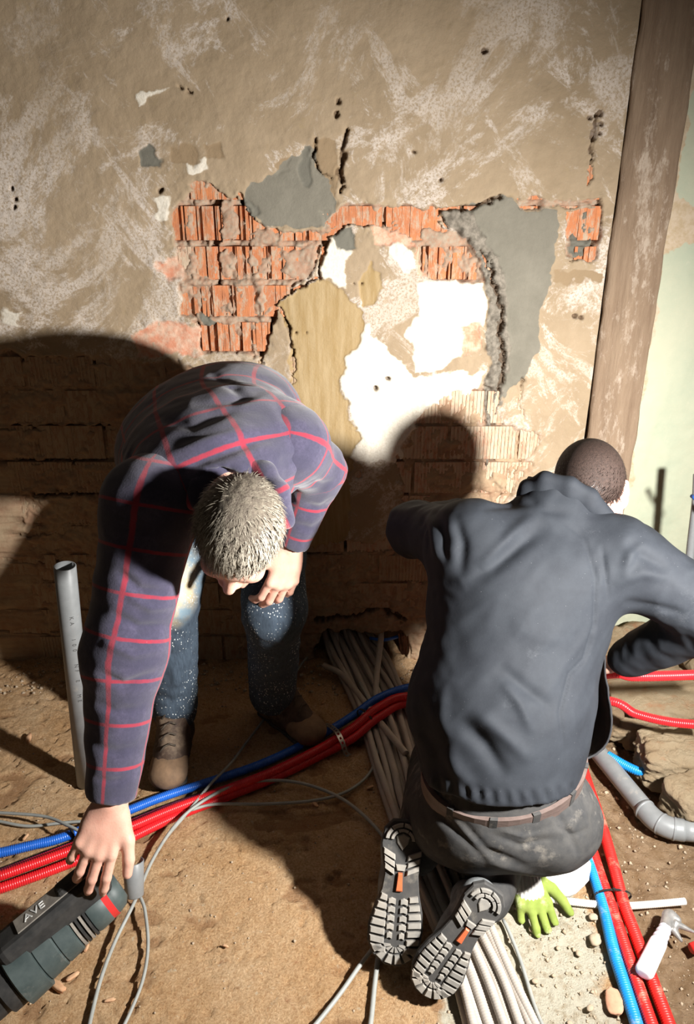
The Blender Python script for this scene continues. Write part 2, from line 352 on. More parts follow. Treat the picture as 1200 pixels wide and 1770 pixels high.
# body of the wall behind the plaster skin
vb, fb = boxv((-.9, WY+.16, 1.3), (3.4, .1, 2.8)); core = link('masonry_core', pd('masonry_core', vb, fb, simple('mortar_core', (.25, .17, .11))), wall)
rnd = random.Random(5); BM = {}
def bm_get(kind, mat, L, Hh):
    key = (kind, mat.name, round(L, 2), round(Hh, 3))
    if key not in BM or (len(BM[key]) < 3): BM.setdefault(key, []).append(brick_mesh(L, Hh, kind, rnd, mat)); return BM[key][-1]
    return rnd.choice(BM[key])
xs0, zs0 = X[0], Z[:, 0]
def samp(A, x, z): i = np.clip(np.searchsorted(xs0, x), 0, len(xs0)-1); j = np.clip(np.searchsorted(zs0, z), 0, len(zs0)-1); return A[j, i]
for ci in range(len(COURSES)-1):
    z1, z0 = COURSES[ci], COURSES[ci+1]; hh = z1-z0-(.017 if z1 > 1.1 else .011); zc = (z0+z1)/2; off = .055 if ci % 2 else .165
    x = -1.28+off
    while x < .74:
        L = .212; x1 = min(x+L, .745); Lc = x1-x
        if Lc > .05:
            xc = (x+x1)/2
            sx, sz = np.meshgrid(np.linspace(x, x1, 7), np.linspace(z0+.01, z1-.01, 4))
            bk, pk, rs, hv = samp(msk['brick'], sx, sz), samp(msk['pink'], sx, sz), samp(msk['res'], sx, sz), samp(H, sx, sz)
            fb_, fr = (bk < 0).mean(), ((rs < 0) | (pk < 0)).mean()
            if fb_ > .05 or fr > .05:
                pxc, pyc = proj(np.array([xc, WY, zc]))
                if zc < .2 and 500 < pxc < 745: x = x1+.011; continue
                if fb_ > .25: mt, kd, dep = M_BRICK, 1, .010
                elif (pk < 0).mean() > .1: mt, kd, dep = M_BRICKP, 2, .006
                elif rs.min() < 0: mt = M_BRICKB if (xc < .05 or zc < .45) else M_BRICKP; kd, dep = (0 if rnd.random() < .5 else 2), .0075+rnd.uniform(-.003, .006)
                else: mt, kd, dep = M_BRICK, 2, .010
                pxc, pyc = proj(np.array([xc, WY, zc]))
                if 590 < pxc < 960 and 660 < pyc < 860: mt, kd, dep = M_BRICKP, 0, .006
                if 590 < pxc < 760 and 350 < pyc < 400: kd = 2
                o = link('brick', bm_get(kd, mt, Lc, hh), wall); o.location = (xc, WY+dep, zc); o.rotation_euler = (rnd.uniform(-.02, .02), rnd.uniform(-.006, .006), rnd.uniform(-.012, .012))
        x = x1+.011
# ------------------------------------------------------------ post beside the wall and the green wall to its right
def strip_mesh(name, xs, zs, fy, mat, seed, amp, attrs=None):
    Xg, Zg = np.meshgrid(xs, zs); Yg = fy(Xg, Zg)-fbm(Xg*25, Zg*8, o=5, seed=seed)*amp-fbm(Xg*70, Zg*70, o=3, seed=seed+3)*amp*.4
    at = attrs(Xg, Yg, Zg) if attrs else None
    return mesh_np(name, np.stack([Xg, Yg, Zg], -1).reshape(-1, 3), grid_quads(len(xs), len(zs)), mat, True, at)
b = NB('bare_post_timber', .9, .12); v = b.map((6, 6, .55)); n = b.noise(6, v, 10, .72)
c = b.mix(b.rng(n, .3, .7), (.20, .135, .09), (.33, .24, .165)); c = b.mix(b.rng(b.noise(5, b.map((3, 3, 1.1)), 12, .8), .53, .62), c, (.46, .37, .29))
b.bump(b.noise(26, b.map((4, 4, .5)), 10, .7), .7, .006); MPOST = b.col(c)
# the post leans a little, as its edges do in the photograph
xl = lambda z: .768-(z-1.2)*.004; PW = .150
post_sdf = lambda X_: X_
zs = np.arange(-.02, 2.75, .012)
def post():
    prof = [(0, .02), (.0, -.012), (.006, -.018), (.05, -.026), (.10, -.034), (PW-.006, -.04), (PW, -.03), (PW, .04)]
    prof2 = []
    for (a, y0), (c_, y1) in zip(prof[:-1], prof[1:]):
        k = max(1, int(max(abs(c_-a), abs(y1-y0))/.008))
        for i in range(k): prof2.append((a+(c_-a)*i/k, y0+(y1-y0)*i/k))
    prof2.append(prof[-1]); pr = np.array(prof2); Pz, Px = np.meshgrid(zs, pr[:, 0], indexing='ij'); Py = np.broadcast_to(pr[:, 1], Px.shape)
    nn = fbm(Px*30, Pz*6, o=5, seed=71)*.007+fbm(Px*90, Pz*40, o=3, seed=73)*.002
    Vv = np.stack([xl(Pz)+Px+fbm(Pz*9, Pz*0, o=3, seed=4)*.006, WY+Py-nn, Pz], -1).reshape(-1, 3)
    return mesh_np('post', Vv, grid_quads(len(pr), len(zs)), MPOST)
link('trim_1', post(), kind='structure', label='rough brown timber post between the plastered wall and the green wall')
GX0 = .90
P_BEI = [[(1160,320),(1172,338),(1198,352),(1260,380),(1230,420),(1196,415),(1150,442),(1120,450),(1100,300)], [(1078,770),(1092,775),(1100,800),(1092,840),(1080,850),(1060,850),(1060,780)]]
def gattrs(Xg, Yg, Zg):
    px, py = proj(np.stack([Xg, Yg, Zg], -1)); jx = px+fbm(Xg*40, Zg*40, o=4, seed=2)*10; jy = py+fbm(Xg*40+5, Zg*40, o=4, seed=6)*10
    edge = px-(1205-(py-80)*.1667)+fbm(Xg*30, Zg*20, o=4, seed=81)*12
    return dict(a_bei=np.clip(np.minimum(msdf(jx, jy, P_BEI), edge-6), -60, 60))
b = NB('green_wall_paint', .7, .25); nz = b.noise(50, None, 8, .7)
mk = b.rng(b.math('ADD', b.attr('a_bei'), b.math('MULTIPLY', b.math('SUBTRACT', nz, .5), 12)), 1.2, -1.2)
c = b.mix(b.rng(b.noise(3.5, None, 8, .65), .35, .65), (.40, .44, .33), (.50, .50, .37)); c = b.mix(b.rng(nz, .6, .75, 0, .5), c, (.55, .52, .40))
vo = b.n('TexVoronoi', feature='DISTANCE_TO_EDGE'); vo.inputs['Scale'].default_value = 5; b.l(b.map((1, 1, 1)), vo.inputs['Vector'])
c = b.mix(mk, c, b.mix(b.rng(nz, .4, .6), (.46, .35, .22), (.55, .44, .32)))
b.bump(b.noise(30, None, 10, .7), .4, .004); MGREEN = b.col(c)
gxs = np.concatenate([np.arange(GX0-.02, 1.35, .008), np.arange(1.4, 2.9, .06)])
link('wall_right', strip_mesh('wall_right', gxs, np.arange(.0, 2.75, .010), lambda a, z: WY-.012+(a-.9)*.0, MGREEN, 91, .005, gattrs), kind='structure', label='pale green painted wall right of the timber post')
# ------------------------------------------------------------ floor
def build_floor():
    xs = np.concatenate([np.arange(-2.8, -1.3, .06), np.arange(-1.3, 1.3, .0065), np.arange(1.32, 2.9, .06)])
    ys = np.concatenate([np.arange(-1.2, .85, .06), np.arange(.87, 2.5, .0065)])
    Xg, Yg = np.meshgrid(xs, ys); px, py = proj(np.stack([Xg, np.maximum(Yg, .3), np.zeros(Xg.shape)], -1))
    jx = px+fbm(Xg*12, Yg*12, o=4, seed=2)*40; jy = py+fbm(Xg*12+7, Yg*12, o=4, seed=4)*40
    slab = psdf(jx, jy, [(760,1400),(1000,1480),(1010,1600),(1075,1800),(1100,2300),(780,2300)])
    earth = psdf(jx, jy, [(1010,1200),(1030,1500),(1050,1620),(1110,1800),(1150,2300),(2600,2300),(2600,1000),(900,1000),(900,1150)])
    r = sst(20, -20, earth); rw = sst(2.18, 2.32, Yg)
    h = fbm(Xg*5, Yg*5, o=4, seed=12)*.006+fbm(Xg*40, Yg*40, o=4, seed=15)*.0035*(1+2.2*r+1.5*rw)+fbm(Xg*11, Yg*11, o=3, seed=19)*.016*(r+rw)
    h = h-sst(10, -40, earth)*.012
    # shallow pits in the left part
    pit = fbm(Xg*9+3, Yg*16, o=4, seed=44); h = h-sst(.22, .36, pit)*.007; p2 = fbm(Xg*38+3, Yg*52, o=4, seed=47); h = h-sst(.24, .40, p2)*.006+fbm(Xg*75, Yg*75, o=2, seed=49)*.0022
    h = np.minimum(h, .02)-.004
    return mesh_np('floor', np.stack([Xg, Yg, h], -1).reshape(-1, 3), grid_quads(len(xs), len(ys)), None, True,
        dict(a_slab=np.clip(slab, -90, 90), a_earth=np.clip(earth, -90, 90), a_pit=pit)), (xs, ys, h)
b = NB('rough_subfloor', .95, .1); nz = b.noise(30, None, 8, .7); fine = b.noise(170, None, 6, .75)
def fm(nm, soft=8): return b.rng(b.math('ADD', b.attr(nm), b.math('MULTIPLY', b.math('SUBTRACT', nz, .5), 40)), soft, -soft)
c = b.mix(b.rng(b.noise(5, None, 8, .7), .35, .65), (.72, .46, .24), (.86, .62, .38))
c = b.mix(b.rng(fine, .35, .62), b.mix(1.0, c, (.66, .54, .45), 'MULTIPLY'), c)
c = b.mix(b.rng(b.noise(11, b.map((1, 1.6, 1)), 10, .75), .60, .70), c, (.36, .15, .07))
c = b.mix(b.rng(b.noise(38, None, 8, .75), .66, .74), c, (.22, .10, .05))
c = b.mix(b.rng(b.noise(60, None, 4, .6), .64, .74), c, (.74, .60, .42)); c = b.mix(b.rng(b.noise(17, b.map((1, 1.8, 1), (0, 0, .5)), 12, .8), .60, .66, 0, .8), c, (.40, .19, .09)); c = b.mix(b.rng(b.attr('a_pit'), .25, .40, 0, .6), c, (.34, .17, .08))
ea = b.mix(b.rng(b.noise(26, None, 10, .72), .35, .65), (.27, .165, .085), (.46, .32, .20)); ea = b.mix(b.rng(fine, .6, .7), ea, (.58, .46, .32))
c = b.mix(fm('a_earth'), c, ea)
sl = b.mix(b.rng(b.noise(45, None, 8, .7), .5, .68), (.74, .68, .54), (.50, .40, .27)); sl = b.mix(b.rng(fine, .62, .7), sl, (.35, .26, .17))
c = b.mix(fm('a_slab'), c, sl)
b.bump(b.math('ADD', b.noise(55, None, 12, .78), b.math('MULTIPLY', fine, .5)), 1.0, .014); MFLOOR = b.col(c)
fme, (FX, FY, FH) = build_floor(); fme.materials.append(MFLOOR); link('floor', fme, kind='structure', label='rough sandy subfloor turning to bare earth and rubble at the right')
def fz(x, y): i = np.clip(np.searchsorted(FX, x), 0, len(FX)-1); j = np.clip(np.searchsorted(FY, y), 0, len(FY)-1); return float(FH[j, i])
# ------------------------------------------------------------ signed-distance bodies and a sparse surface-nets mesher
A3 = lambda v: np.array(tuple(v), float)
def unit(v): v = A3(v); return v/np.linalg.norm(v)
class Cone:          # tapered capsule
    def __init__(s, a, b, r1, r2, k=.02): s.a, s.b, s.r1, s.r2, s.k = A3(a), A3(b), r1, r2, k; s.c = (s.a+s.b)/2; s.R = np.linalg.norm(s.b-s.a)/2+max(r1, r2)
    def d(s, P):
        ab = s.b-s.a; t = np.clip(((P-s.a)@ab)/max(ab@ab, 1e-12), 0, 1); return np.linalg.norm(P-s.a-t[:, None]*ab, axis=1)-(s.r1+t*(s.r2-s.r1))
class Ell:           # ellipsoid with axes as rows of M
    def __init__(s, c, r, M=None, k=.02): s.c, s.r, s.k = A3(c), np.array(r, float), k; s.M = np.eye(3) if M is None else np.array(M); s.R = max(r)
    def d(s, P):
        q = (P-s.c)@s.M.T; k0 = np.linalg.norm(q/s.r, axis=1); k1 = np.linalg.norm(q/s.r**2, axis=1); return k0*(k0-1)/np.maximum(k1, 1e-9)
class Flat:          # tapered capsule with an elliptic section; side = direction of its wide axis
    def __init__(s, a, b, w1, h1, w2, h2, side, k=.03):
        s.a, s.b, s.k = A3(a), A3(b), k; s.p = (w1, h1, w2, h2); ax = s.b-s.a; s.L = np.linalg.norm(ax); s.ax = ax/s.L
        sd = A3(side); sd = sd-s.ax*(sd@s.ax); s.sd = sd/np.linalg.norm(sd); s.dp = np.cross(s.ax, s.sd); s.c = (s.a+s.b)/2; s.R = s.L/2+max(s.p)
    def d(s, P):
        q = P-s.a; z = q@s.ax; t = np.clip(z/s.L, 0, 1); w1, h1, w2, h2 = s.p; w = w1+t*(w2-w1); h = h1+t*(h2-h1)
        x = q@s.sd; y = q@s.dp; o = z-t*s.L; m = (w+h)/2
        k0 = np.sqrt((x/w)**2+(y/h)**2+(o/m)**2); k1 = np.sqrt((x/w**2)**2+(y/h**2)**2+(o/m**2)**2)
        return np.where(k1 < 1e-6, -np.minimum(w, h), k0*(k0-1)/np.maximum(k1, 1e-9))
class Body:
    def __init__(s, add=(), cut=(), planes=(), disp=None, grow=0.): s.add, s.cut, s.planes, s.disp, s.grow = list(add), list(cut), list(planes), disp, grow
    def near(s, c, R): return Body([p for p in s.add if np.linalg.norm(p.c-c)-p.R < R+.10], [p for p in s.cut if np.linalg.norm(p.c-c)-p.R < R+.05], s.planes, s.disp, s.grow)
    def __call__(s, P, disp=True):
        D = np.full(len(P), 9.)
        for p in s.add:
            d = p.d(P); k = p.k; h = np.maximum(k-np.abs(D-d), 0)/k; D = np.minimum(D, d)-h*h*k*.25
        D = D-s.grow
        for p in s.cut:
            d = -p.d(P); k = p.k; h = np.maximum(k-np.abs(D-d), 0)/k; D = np.maximum(D, d)+h*h*k*.25
        for (o, n) in s.planes: D = np.maximum(D, (P-A3(o))@A3(n))
        if s.disp is not None and disp: D = D-s.disp(P)
        return D
def nets(body, h, B=12, pad=.02):
    lo = np.min([p.c-p.R for p in body.add], axis=0)-pad-.05; hi = np.max([p.c+p.R for p in body.add], axis=0)+pad+.05
    nb = np.ceil((hi-lo)/(B*h)).astype(int); rad = B*h*math.sqrt(3)/2
    g = np.arange(B+1); GX_, GY_, GZ_ = np.meshgrid(g, g, g, indexing='ij'); off = np.stack([GX_, GY_, GZ_], -1).reshape(-1, 3)
    dims = nb*B+2; st = np.array([dims[1]*dims[2], dims[2], 1], np.int64)
    cc = np.stack(np.meshgrid(*[np.arange(k) for k in nb], indexing='ij'), -1).reshape(-1, 3)
    dc = body(lo+(cc+.5)*B*h, False); cc = cc[np.abs(dc) < rad*1.15+.012]
    keys = []; pos = []; edges = []; corners = [(i, j, k) for i in (0, 1) for j in (0, 1) for k in (0, 1)]
    for c in cc:
        base = c*B; bc = lo+(base+B/2)*h; bb = body.near(bc, rad)
        if not bb.add: continue
        v = bb(lo+(base+off)*h).reshape(B+1, B+1, B+1); s_ = v < 0
        if s_.all() or not s_.any(): continue
        cnt = sum(s_[i:B+i, j:B+j, k:B+k].astype(int) for i, j, k in corners); act = (cnt > 0) & (cnt < 8); I = np.argwhere(act)
        if not len(I): continue
        acc = np.zeros((len(I), 3)); num = np.zeros(len(I))
        for ax in range(3):
            for a in (0, 1):
                for b_ in (0, 1):
                    o0 = np.zeros(3, int); oth = [q for q in range(3) if q != ax]; o0[oth[0]] = a; o0[oth[1]] = b_; o1 = o0.copy(); o1[ax] = 1
                    p0 = I+o0; p1 = I+o1; v0 = v[p0[:, 0], p0[:, 1], p0[:, 2]]; v1 = v[p1[:, 0], p1[:, 1], p1[:, 2]]
                    m = (v0 < 0) != (v1 < 0); t = np.where(m, v0/np.where(m, v0-v1, 1), 0)
                    pt = np.broadcast_to(o0.astype(float), (len(I), 3)).copy(); pt[:, ax] += t; acc += pt*m[:, None]; num += m
        pos.append(lo+(base+I+acc/num[:, None])*h); keys.append(((base+I)*st).sum(1))
        for ax in range(3):
            sl = [slice(0, B)]*3; sl2 = list(sl); sl2[ax] = slice(1, B+1); a_ = s_[tuple(sl)]; b_ = s_[tuple(sl2)]; E = np.argwhere(a_ != b_)
            if len(E): edges.append(np.column_stack([np.full(len(E), ax), ((base+E)*st).sum(1), a_[E[:, 0], E[:, 1], E[:, 2]].astype(int)]))
    keys = np.concatenate(keys); pos = np.concatenate(pos); o = np.argsort(keys); keys = keys[o]; pos = pos[o]; E = np.concatenate(edges).astype(np.int64); Q = []
    for ax in range(3):
        e = E[E[:, 0] == ax]; u, v_ = st[(ax+1) % 3], st[(ax+2) % 3]
        q = np.stack([e[:, 1]-u-v_, e[:, 1]-v_, e[:, 1], e[:, 1]-u], 1); ix = np.searchsorted(keys, q); ix = np.minimum(ix, len(keys)-1); ok = (keys[ix] == q).all(1)
        ix = ix[ok]; f = e[ok, 2] == 0; ix[f] = ix[f][:, ::-1]; Q.append(ix)
    return pos, np.concatenate(Q)
def vnormals(V, Q):
    n = np.cross(V[Q[:, 2]]-V[Q[:, 0]], V[Q[:, 3]]-V[Q[:, 1]]); N = np.zeros_like(V)
    for k in range(4): np.add.at(N, Q[:, k], n)
    return N/np.maximum(np.linalg.norm(N, axis=1), 1e-12)[:, None]
def wrinkle(V, Q, strokes, cam_facing=True):      # strokes: [(points px, width px, height m)] pressed into the cloth as real relief
    N = vnormals(V, Q); px, py = proj(V); D = np.array([0, 0, CZ])-V; D /= np.linalg.norm(D, axis=1)[:, None]; f = sst(.05, .35, (N*D).sum(1)); a = np.zeros(len(V))
    for pts, wd, ht in strokes:
        P3 = [(x, y, 0) for x, y in pts]; xs = [p[0] for p in pts]; ys = [p[1] for p in pts]; m = (px > min(xs)-3*wd) & (px < max(xs)+3*wd) & (py > min(ys)-3*wd) & (py < max(ys)+3*wd)
        L = [0]; [L.append(L[-1]+math.hypot(xs[i+1]-xs[i], ys[i+1]-ys[i])) for i in range(len(xs)-1)]
        if not m.any(): continue
        d = np.full(m.sum(), 1e9); tt = np.zeros(m.sum())
        for q in range(len(xs)-1):
            ex, ey = xs[q+1]-xs[q], ys[q+1]-ys[q]; t = np.clip(((px[m]-xs[q])*ex+(py[m]-ys[q])*ey)/(ex*ex+ey*ey), 0, 1); dd = np.hypot(px[m]-xs[q]-t*ex, py[m]-ys[q]-t*ey); c_ = dd < d; d = np.where(c_, dd, d); tt = np.where(c_, (L[q]+t*(L[q+1]-L[q]))/L[-1], tt)
        e = np.sin(np.pi*np.clip(tt, 0, 1))**.8
        a[m] += ht*np.exp(-(d/wd)**2)*e
    return V+N*(a*f)[:, None]
def smooth_np(V, Q, it=1, lam=.5):
    for _ in range(it):
        S_ = np.zeros_like(V); cn = np.zeros(len(V))
        for k in range(4):
            for j in (1, 3): np.add.at(S_, Q[:, k], V[Q[:, (k+j) % 4]]); np.add.at(cn, Q[:, k], 1)
        V = V+lam*(S_/np.maximum(cn, 1)[:, None]-V)
    return V
def frame(z, xhint): z = unit(z); x = A3(xhint); x = x-z*(x@z); x = x/np.linalg.norm(x); return x, np.cross(z, x), z
def hand(wrist, fdir, back, thumb_side, curls, thumb, k=1.0, wristr=.026, splay=.06):
    """palm and five fingers. fdir: where the fingers leave, back: out of the back of the hand, thumb_side: towards the thumb."""
    f = unit(fdir); bk = A3(back); bk = unit(bk-f*(bk@f)); sd = A3(thumb_side); sd = unit(sd-f*(sd@f)-bk*(sd@bk)); w_ = A3(wrist); out = []
    out.append(Flat(w_, w_+f*.045*k, .028*k, .019*k, .037*k, .016*k, sd, .02))
    out.append(Flat(w_+f*.03*k, w_+f*.078*k, .034*k, .015*k, .037*k, .0125*k, sd, .015))
    base = [(.031, .086), (.0105, .091), (-.0105, .087), (-.030, .078)]; ln = [(.043, .026, .021), (.047, .030, .022), (.044, .028, .021), (.034, .021, .019)]; rr = [.0098, .0100, .0095, .0084]
    for i in range(4):
        s, l = base[i]; p = w_+f*l*k+sd*s*k; sp = (1.5-i)*splay; d = unit(f+sd*sp); ang = 0; r = rr[i]*k
        out.append(Cone(w_+f*.03*k+sd*s*.6*k+bk*.002, p+bk*.003*k, .010*k, r*1.12, .008))        # knuckle and tendon
        for j in range(3):
            ang += curls[i][j]; dd = d*math.cos(ang)-bk*math.sin(ang); q = p+dd*ln[i][j]*k; r2 = r*(.93 if j < 2 else .80)
            out.append(Cone(p, q, r*1.04, r2, .0035)); p = q; r = r2
    p = w_+f*.022*k+sd*.024*k-bk*.004; a, b_, c_ = thumb
    dd = unit(f*a+sd*b_-bk*c_); q = p+dd*.044*k; out.append(Cone(p, q, .017*k, .0125*k, .014)); dd2 = unit(dd+f*.35-sd*.12-bk*.1); q2 = q+dd2*.034*k; out.append(Cone(q, q2, .0125*k, .0108*k, .006))
    dd3 = unit(dd2+f*.25-sd*.1-bk*.15); out.append(Cone(q2, q2+dd3*.026*k, .0108*k, .0090*k, .004)); return out
def head(c, face, up, k=1.0):
    """c: centre of the skull; returns prims to add, prims to cut, and the frame (right, face, up)"""
    fc = unit(face); u = A3(up); u = unit(u-fc*(u@fc)); r = np.cross(fc, u); M = np.array([r, fc, u]); c = A3(c)
    L = lambda x, y, z: c+(r*x+fc*y+u*z)*k
    add = [Ell(L(0, -.012, .02), np.array([.077, .096, .092])*k, M, .02), Ell(L(0, .022, -.022), np.array([.066, .072, .088])*k, M, .03),
        Cone(L(-.045, -.005, -.07), L(0, .055, -.105), .026*k, .024*k, .03), Cone(L(.045, -.005, -.07), L(0, .055, -.105), .026*k, .024*k, .03), Ell(L(0, .072, -.108), np.array([.022, .018, .017])*k, M, .02),
        Cone(L(-.038, .078, .022), L(.038, .078, .022), .013*k, .013*k, .014), Cone(L(0, .088, .006), L(0, .110, -.032), .008*k, .0125*k, .012),
        Ell(L(-.014, .097, -.036), np.array([.010, .011, .008])*k, M, .006), Ell(L(.014, .097, -.036), np.array([.010, .011, .008])*k, M, .006),
        Ell(L(-.040, .070, -.028), np.array([.022, .020, .016])*k, M, .02), Ell(L(.040, .070, -.028), np.array([.022, .020, .016])*k, M, .02),
        Flat(L(-.02, .086, -.066), L(.02, .086, -.066), .007*k, .008*k, .007*k, .008*k, fc, .006), Flat(L(-.017, .085, -.077), L(.017, .085, -.077), .007*k, .008*k, .007*k, .008*k, fc, .004),
        Ell(L(-.031, .074, .000), np.array([.0125, .0125, .0125])*k, M, .003), Ell(L(.031, .074, .000), np.array([.0125, .0125, .0125])*k, M, .003)]
    cut = [Ell(L(-.032, .092, .000), np.array([.016, .010, .010])*k, M, .010), Ell(L(.032, .092, .000), np.array([.016, .010, .010])*k, M, .010), Flat(L(-.02, .097, -.0715), L(.02, .097, -.0715), .0013*k, .006*k, .0013*k, .006*k, u, .003)]
    for s in (-1, 1):
        er = unit(r*s*.95-fc*.35); Me = np.array([er, unit(np.cross(u, er)), u]); add += [Ell(L(s*.080, -.012, -.012), np.array([.008, .019, .031])*k, Me, .006), Cone(L(s*.083, -.024, .010), L(s*.085, -.020, -.018), .006*k, .006*k, .006), Ell(L(s*.077, -.004, -.038), np.array([.007, .010, .011])*k, Me, .006)]
        cut.append(Ell(L(s*.090, -.006, -.008), np.array([.008, .009, .016])*k, Me, .004))
    return add, cut, (r, fc, u), L
def body_mesh(name, body, h, mat, parent, sm=1, strokes=None, attrs=None, label=None):
    V, Q = nets(body, h); V = smooth_np(V, Q, sm)
    if strokes: V = wrinkle(V, Q, strokes); V = smooth_np(V, Q, 1, .35)
    o = link(name, mesh_np(name, V, Q, mat, True, attrs(V, Q) if attrs else None)); rel(o, parent)
    if label: o['label'] = label
    return o
def hair_strands(name, L, fr, n, length, rad, where, flow, mat, parent, k=1.0, seed=3, width=.0011, lift=.25):
    """thin ribbons of hair rooted on the skull; where(x,y,z) picks the roots in head coordinates, flow gives the lie"""
    r = np.random.default_rng(seed); Rm = np.array(fr); Vs = []; Fs = []; cnt = 0; base = 0
    while cnt < n:
        p = r.normal(size=3); p /= np.linalg.norm(p); x, y, z = p*np.array(rad)+np.array([0, -.012, .02])
        if not where(x, y, z): continue
        nrm = p/np.array(rad); nrm /= np.linalg.norm(nrm); d = np.array(flow(x, y, z, r)); d = d-nrm*(d@nrm); d /= np.linalg.norm(d)+1e-9
        l = length*r.uniform(.6, 1.15); q = np.array([x, y, z])-nrm*.002; pts = [q]; dirn = unit(d+nrm*lift+r.normal(size=3)*.13)
        for i in range(3): q = q+dirn*l/3; dirn = unit(dirn-nrm*.22+r.normal(size=3)*.06); pts.append(q)
        sdv = np.cross(dirn, nrm); sdv /= np.linalg.norm(sdv)+1e-9; ws = [width, width*.95, width*.7, width*.2]
        for q, ww in zip(pts, ws):
            for s in (-1, 1): lp = q+sdv*ww*s; Vs.append(L(*lp))
        for i in range(3): Fs.append((base+2*i, base+2*i+1, base+2*i+3, base+2*i+2))
        base += 8; cnt += 1
    o = link(name, mesh_np(name, np.array(Vs), np.array(Fs), mat, True)); return rel(o, parent)
# ------------------------------------------------------------ cloth and skin materials
def skin_mat(name, c1, c2):
    b = NB(name, .5, .4); b.b.inputs['Subsurface Weight'].default_value = .12; b.b.inputs['Subsurface Radius'].default_value = (1, .35, .2); b.b.inputs['Subsurface Scale'].default_value = .006
    n = b.noise(18, None, 6, .6); c = b.mix(b.rng(n, .35, .65), c1, c2); c = b.mix(b.rng(b.noise(70, None, 5, .7), .56, .72, 0, .35), c, (.55, .24, .17)); b.bump(b.noise(260, None, 5, .6), .25, .0015); return b.col(c)
M_SKIN = skin_mat('skin', (.70, .41, .31), (.62, .33, .25))
def plaid_mat():
    b = NB('navy_plaid_flannel', .95, .15); b.b.inputs['Sheen Weight'].default_value = .25; b.b.inputs['Sheen Roughness'].default_value = .6
    u, v = b.attr('pu'), b.attr('pv'); wob = b.math('MULTIPLY', b.math('SUBTRACT', b.noise(60, None, 3), .5), .003)
    def line(co, period, off, wd):
        x = b.math('ADD', b.math('ADD', co, wob), off+50*period); x = b.math('MODULO', x, period); x = b.math('ABSOLUTE', b.math('SUBTRACT', x, period/2)); return b.rng(x, wd, wd*.55)
    g = b.mix(b.rng(b.noise(140, None, 6, .7), .3, .7), (.040, .036, .066), (.070, .062, .108))
    g = b.mix(b.math('MULTIPLY', line(u, .088, .0, .020), .5), g, (.035, .033, .060)); g = b.mix(b.math('MULTIPLY', line(v, .088, .0, .020), .5), g, (.035, .033, .060))
    g = b.mix(b.rng(b.noise(3.5, None, 8, .75), .58, .72, 0, .35), g, (.22, .20, .25))
    rl = b.math('MAXIMUM', line(u, .088, .044, .0046), line(v, .088, .044, .0044)); rl = b.math('MULTIPLY', rl, b.rng(b.noise(25, None, 4), .3, .5, .6, 1))
    c = b.mix(rl, g, (.27, .024, .045)); c = b.mix(b.rng(b.noise(90, None, 4, .7), .74, .78, 0, .5), c, (.5, .48, .48))
    b.bump(b.noise(220, None, 6, .7), .4, .002); return b.col(c)
def jeans_mat():
    b = NB('worn_blue_jeans', .9, .15); v = b.map((4, 4, .7)); c = b.mix(b.rng(b.noise(50, v, 6, .7), .3, .7), (.032, .043, .060), (.065, .090, .122))
    c = b.mix(b.rng(b.attr('fade_and_shade'), .1, 1), c, b.mix(b.rng(b.noise(18, None, 6), .4, .6), (.30, .42, .50), (.66, .55, .36)))
    sp = b.n('TexVoronoi'); sp.inputs['Scale'].default_value = 150; b.l(b.map((1, 1, .6)), sp.inputs['Vector'])
    spots = b.math('MULTIPLY', b.rng(sp.outputs['Distance'], .24, .16), b.rng(b.noise(9, None, 3), .42, .58)); c = b.mix(spots, c, (.62, .66, .66)); b.bump(b.noise(250, None, 5), .3, .0015); return b.col(c)
def softshell_mat():
    b = NB('charcoal_softshell', .78, .22); n = b.noise(9, None, 8, .7); c = b.mix(b.rng(n, .35, .65), (.0125, .0145, .019), (.0185, .0215, .027))
    c = b.mix(b.rng(b.noise(7, None, 10, .8), .60, .74, 0, .35), c, (.075, .08, .09)); c = b.mix(b.rng(b.noise(260, None, 3), .72, .78, 0, .5), c, (.22, .22, .23)); b.bump(b.noise(200, None, 6, .7), .15, .0015); b.bump
    return b.col(c)
M_PLAID, M_JEANS, M_SHELL = plaid_mat(), jeans_mat(), softshell_mat()
M_WORK = simple('dark_grey_work_cloth', (.036, .036, .037), (.056, .054, .052), 30, .9, .35, .002, .15, dust=(.20, .18, .155), dustamt=.3)
M_BOOT = simple('dusty_brown_leather', (.050, .030, .022), (.085, .055, .040), 25, .7, .5, .003, .3, dust=(.30, .22, .15), dustamt=.6)
M_BOOTCAP = simple('worn_toe_cap', (.24, .15, .09), (.13, .085, .055), 18, .75, .5, .003, .2)
M_RUB = simple('grey_sole_rubber', (.20, .19, .175), (.30, .28, .25), 30, .85, .3, .002, .2, dust=(.36, .32, .27), dustamt=.8)
M_RUBB = simple('dark_sole_rubber', (.045, .045, .045), (.07, .066, .062), 30, .85, .3, .002, .2, dust=(.2, .18, .15), dustamt=.3)
M_SHOE = simple('grey_shoe_fabric', (.12, .125, .13), (.19, .20, .205), 30, .85, .3, .002, .2, dust=(.4, .38, .35), dustamt=.5)
M_BLK = simple('black_cloth', (.014, .014, .016), (.022, .022, .024), 30, .85, .2, .002)
M_BELT = simple('brown_leather_belt', (.075, .052, .045), (.12, .085, .075), 20, .6, .4, .0015, .35, (1, 1, 3))
M_GHAIR = simple('grey_hair', (.13, .11, .085), (.46, .41, .33), 160, .55, 0, spec=.4); M_DHAIR = simple('dark_brown_hair', (.012, .007, .006), (.035, .022, .017), 260, .5, 0, spec=.4)
M_GHAIRC = simple('grey_hair_roots', (.09, .07, .055), (.20, .17, .13), 120, .7, .8, .004); M_DHAIRC = simple('dark_hair_roots', (.022, .013, .010), (.045, .027, .021), 240, .7, .6, .003)
